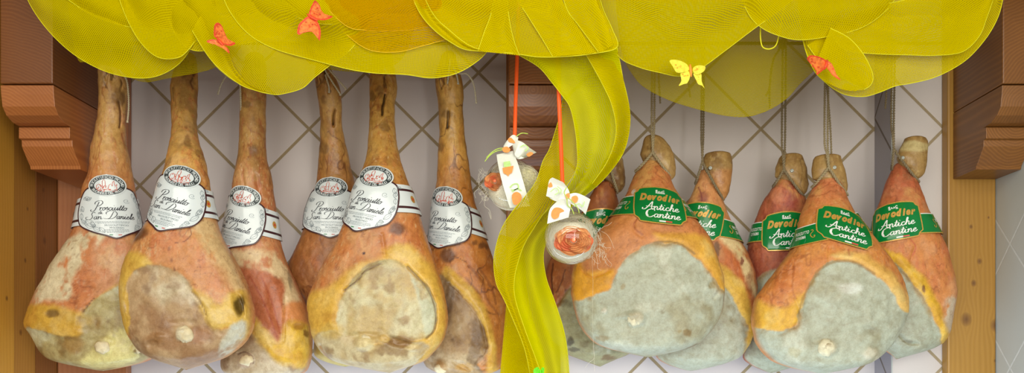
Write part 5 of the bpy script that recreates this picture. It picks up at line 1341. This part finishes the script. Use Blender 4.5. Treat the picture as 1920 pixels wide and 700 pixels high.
mb = MB(); flat_ribbon(mb, [(1040.5,-92,-.585),(1042,0,-.585),(1045,100,-.585),(1050,230,-.59),(1055,350,-.605),(1058,368,-.615)], 7.5); mb.build('orange_ribbon', M['rib_o'], o2)
# ornament left of the pair
o1 = empty('rose_ball', unp(961, 345, -.43), 'upper clear plastic ball with long white printed ribbon across it, before the middle post', 'ornament')
c1 = unp(958, 345, -.44); r1 = .0565
mb = MB(); mb.grid(ball_mesh(c1, r1, 48), 0, True); mb.build('clear_shell', M['clear'], o1)
mb = MB(); w_ = unp(928, 341, -.470); fibres(mb, c1, r1*.97, 500, 9, win=(w_[0], 0, w_[2], .020)); cg = unp(984, 338, -.45); mb.grid(ball_mesh(cg, .030, 28), 1, True); fibres(mb, cg, .0325, 240, 12, .0003, .93)
G = ball_mesh((c1[0]-.004, c1[1]+.010, c1[2]-.012), r1*.80, 28); G[..., 2] = np.minimum(G[..., 2], c1[2]+.006); mb.grid(G, 0, True)
mb.build('sisal_filling', [M['fibre'], M['fibre_g']], o1)
rose(o1, unp(928, 341, -.470), .0235, 6, 1.0)
mb = MB(); R = random.Random(18)
for k in range(22):
    x = R.uniform(906, 918); y = R.uniform(318, 372); pts = [(x+6, y)]
    for _ in range(6): x += R.uniform(-7, 4); y += R.uniform(-8, 9); pts.append((x, y))
    mb.tube([unp(a, b, -.44-.001*i) for i, (a, b) in enumerate(catmull(pts, 3))], .00022, 3, 0, False)
for q in ([(912,365),(908,385),(918,395),(921,412),(916,398)], [(906,350),(890,360),(892,372)]): mb.tube([unp(a, b, -.44) for a, b in catmull(q, 5)], .0003, 3, 0, False)
mb.build('loose_fibre', M['fibre'], o1)
mb = MB()
band3(mb, [(931,290),(934,310),(941,340),(949,368),(956,390)], [(962,283),(972,310),(981,340),(988,365),(994,387)], (-.480, -.500, -.505, -.503, -.49))
band3(mb, [(944,274),(952,262),(962,253),(972,258)], [(946,283),(955,276),(962,272),(968,276)], (-.485, -.49, -.49, -.485))
band3(mb, [(958,260),(978,266),(994,278),(1006,286)], [(962,280),(966,292),(974,297),(982,297)], (-.485, -.50, -.495, -.47))
band3(mb, [(964,282),(966,294),(974,299),(990,294)], [(966,276),(972,288),(984,296),(1004,286)], (-.484, -.49, -.49, -.47))
Y1 = -.5085
blob(mb, [(942,315),(963,311),(960,324),(955,327),(953,331),(949,327),(944,325)], Y1, 1); blob(mb, [(944,304),(956,302),(958,312),(945,314)], Y1, 2)
blob(mb, catmull([(960,366),(968,360),(976,364),(978,374),(970,384),(962,382)], 3, True), Y1-.001, 1)
blob(mb, catmull([(942,278),(950,275),(957,280),(953,286),(944,285)], 3, True), -.4935, 1); blob(mb, catmull([(952,262),(958,258),(966,268),(956,267)], 3, True), -.4955, 1)
blob(mb, catmull([(987,290),(994,285),(1000,288),(992,294)], 3, True), -.499, 1)
for q in ([(956,352),(962,346),(970,345),(972,352),(966,356),(958,356)], [(960,360),(970,354),(978,358)], [(980,372),(988,378),(992,384)], [(976,276),(984,272),(990,278),(984,284)]): scr(mb, q, Y1-.0015, 2.2, 2)
mb.build('bow', [M['rib_w'], M['p_or'], M['p_gr']], o1)
mb = MB()
for q in ([(947,280),(930,284),(918,292),(909,303)], [(948,278),(934,279),(922,286),(912,296)], [(968,256),(978,250),(990,251)]):
    mb = MB(); mb.tube([unp(a, b, -.492) for a, b in catmull(q, 5)], .0011, 5); mb.build('raffia_strand', M['raffia'], o1)
mb = MB(); flat_ribbon(mb, [(973,-83,-.5585),(972.8,-60,-.49),(972,0,-.46),(970,100,-.46),(966.5,200,-.465),(965,262,-.475)], 7.0); mb.build('orange_ribbon', M['rib_o'], o1)
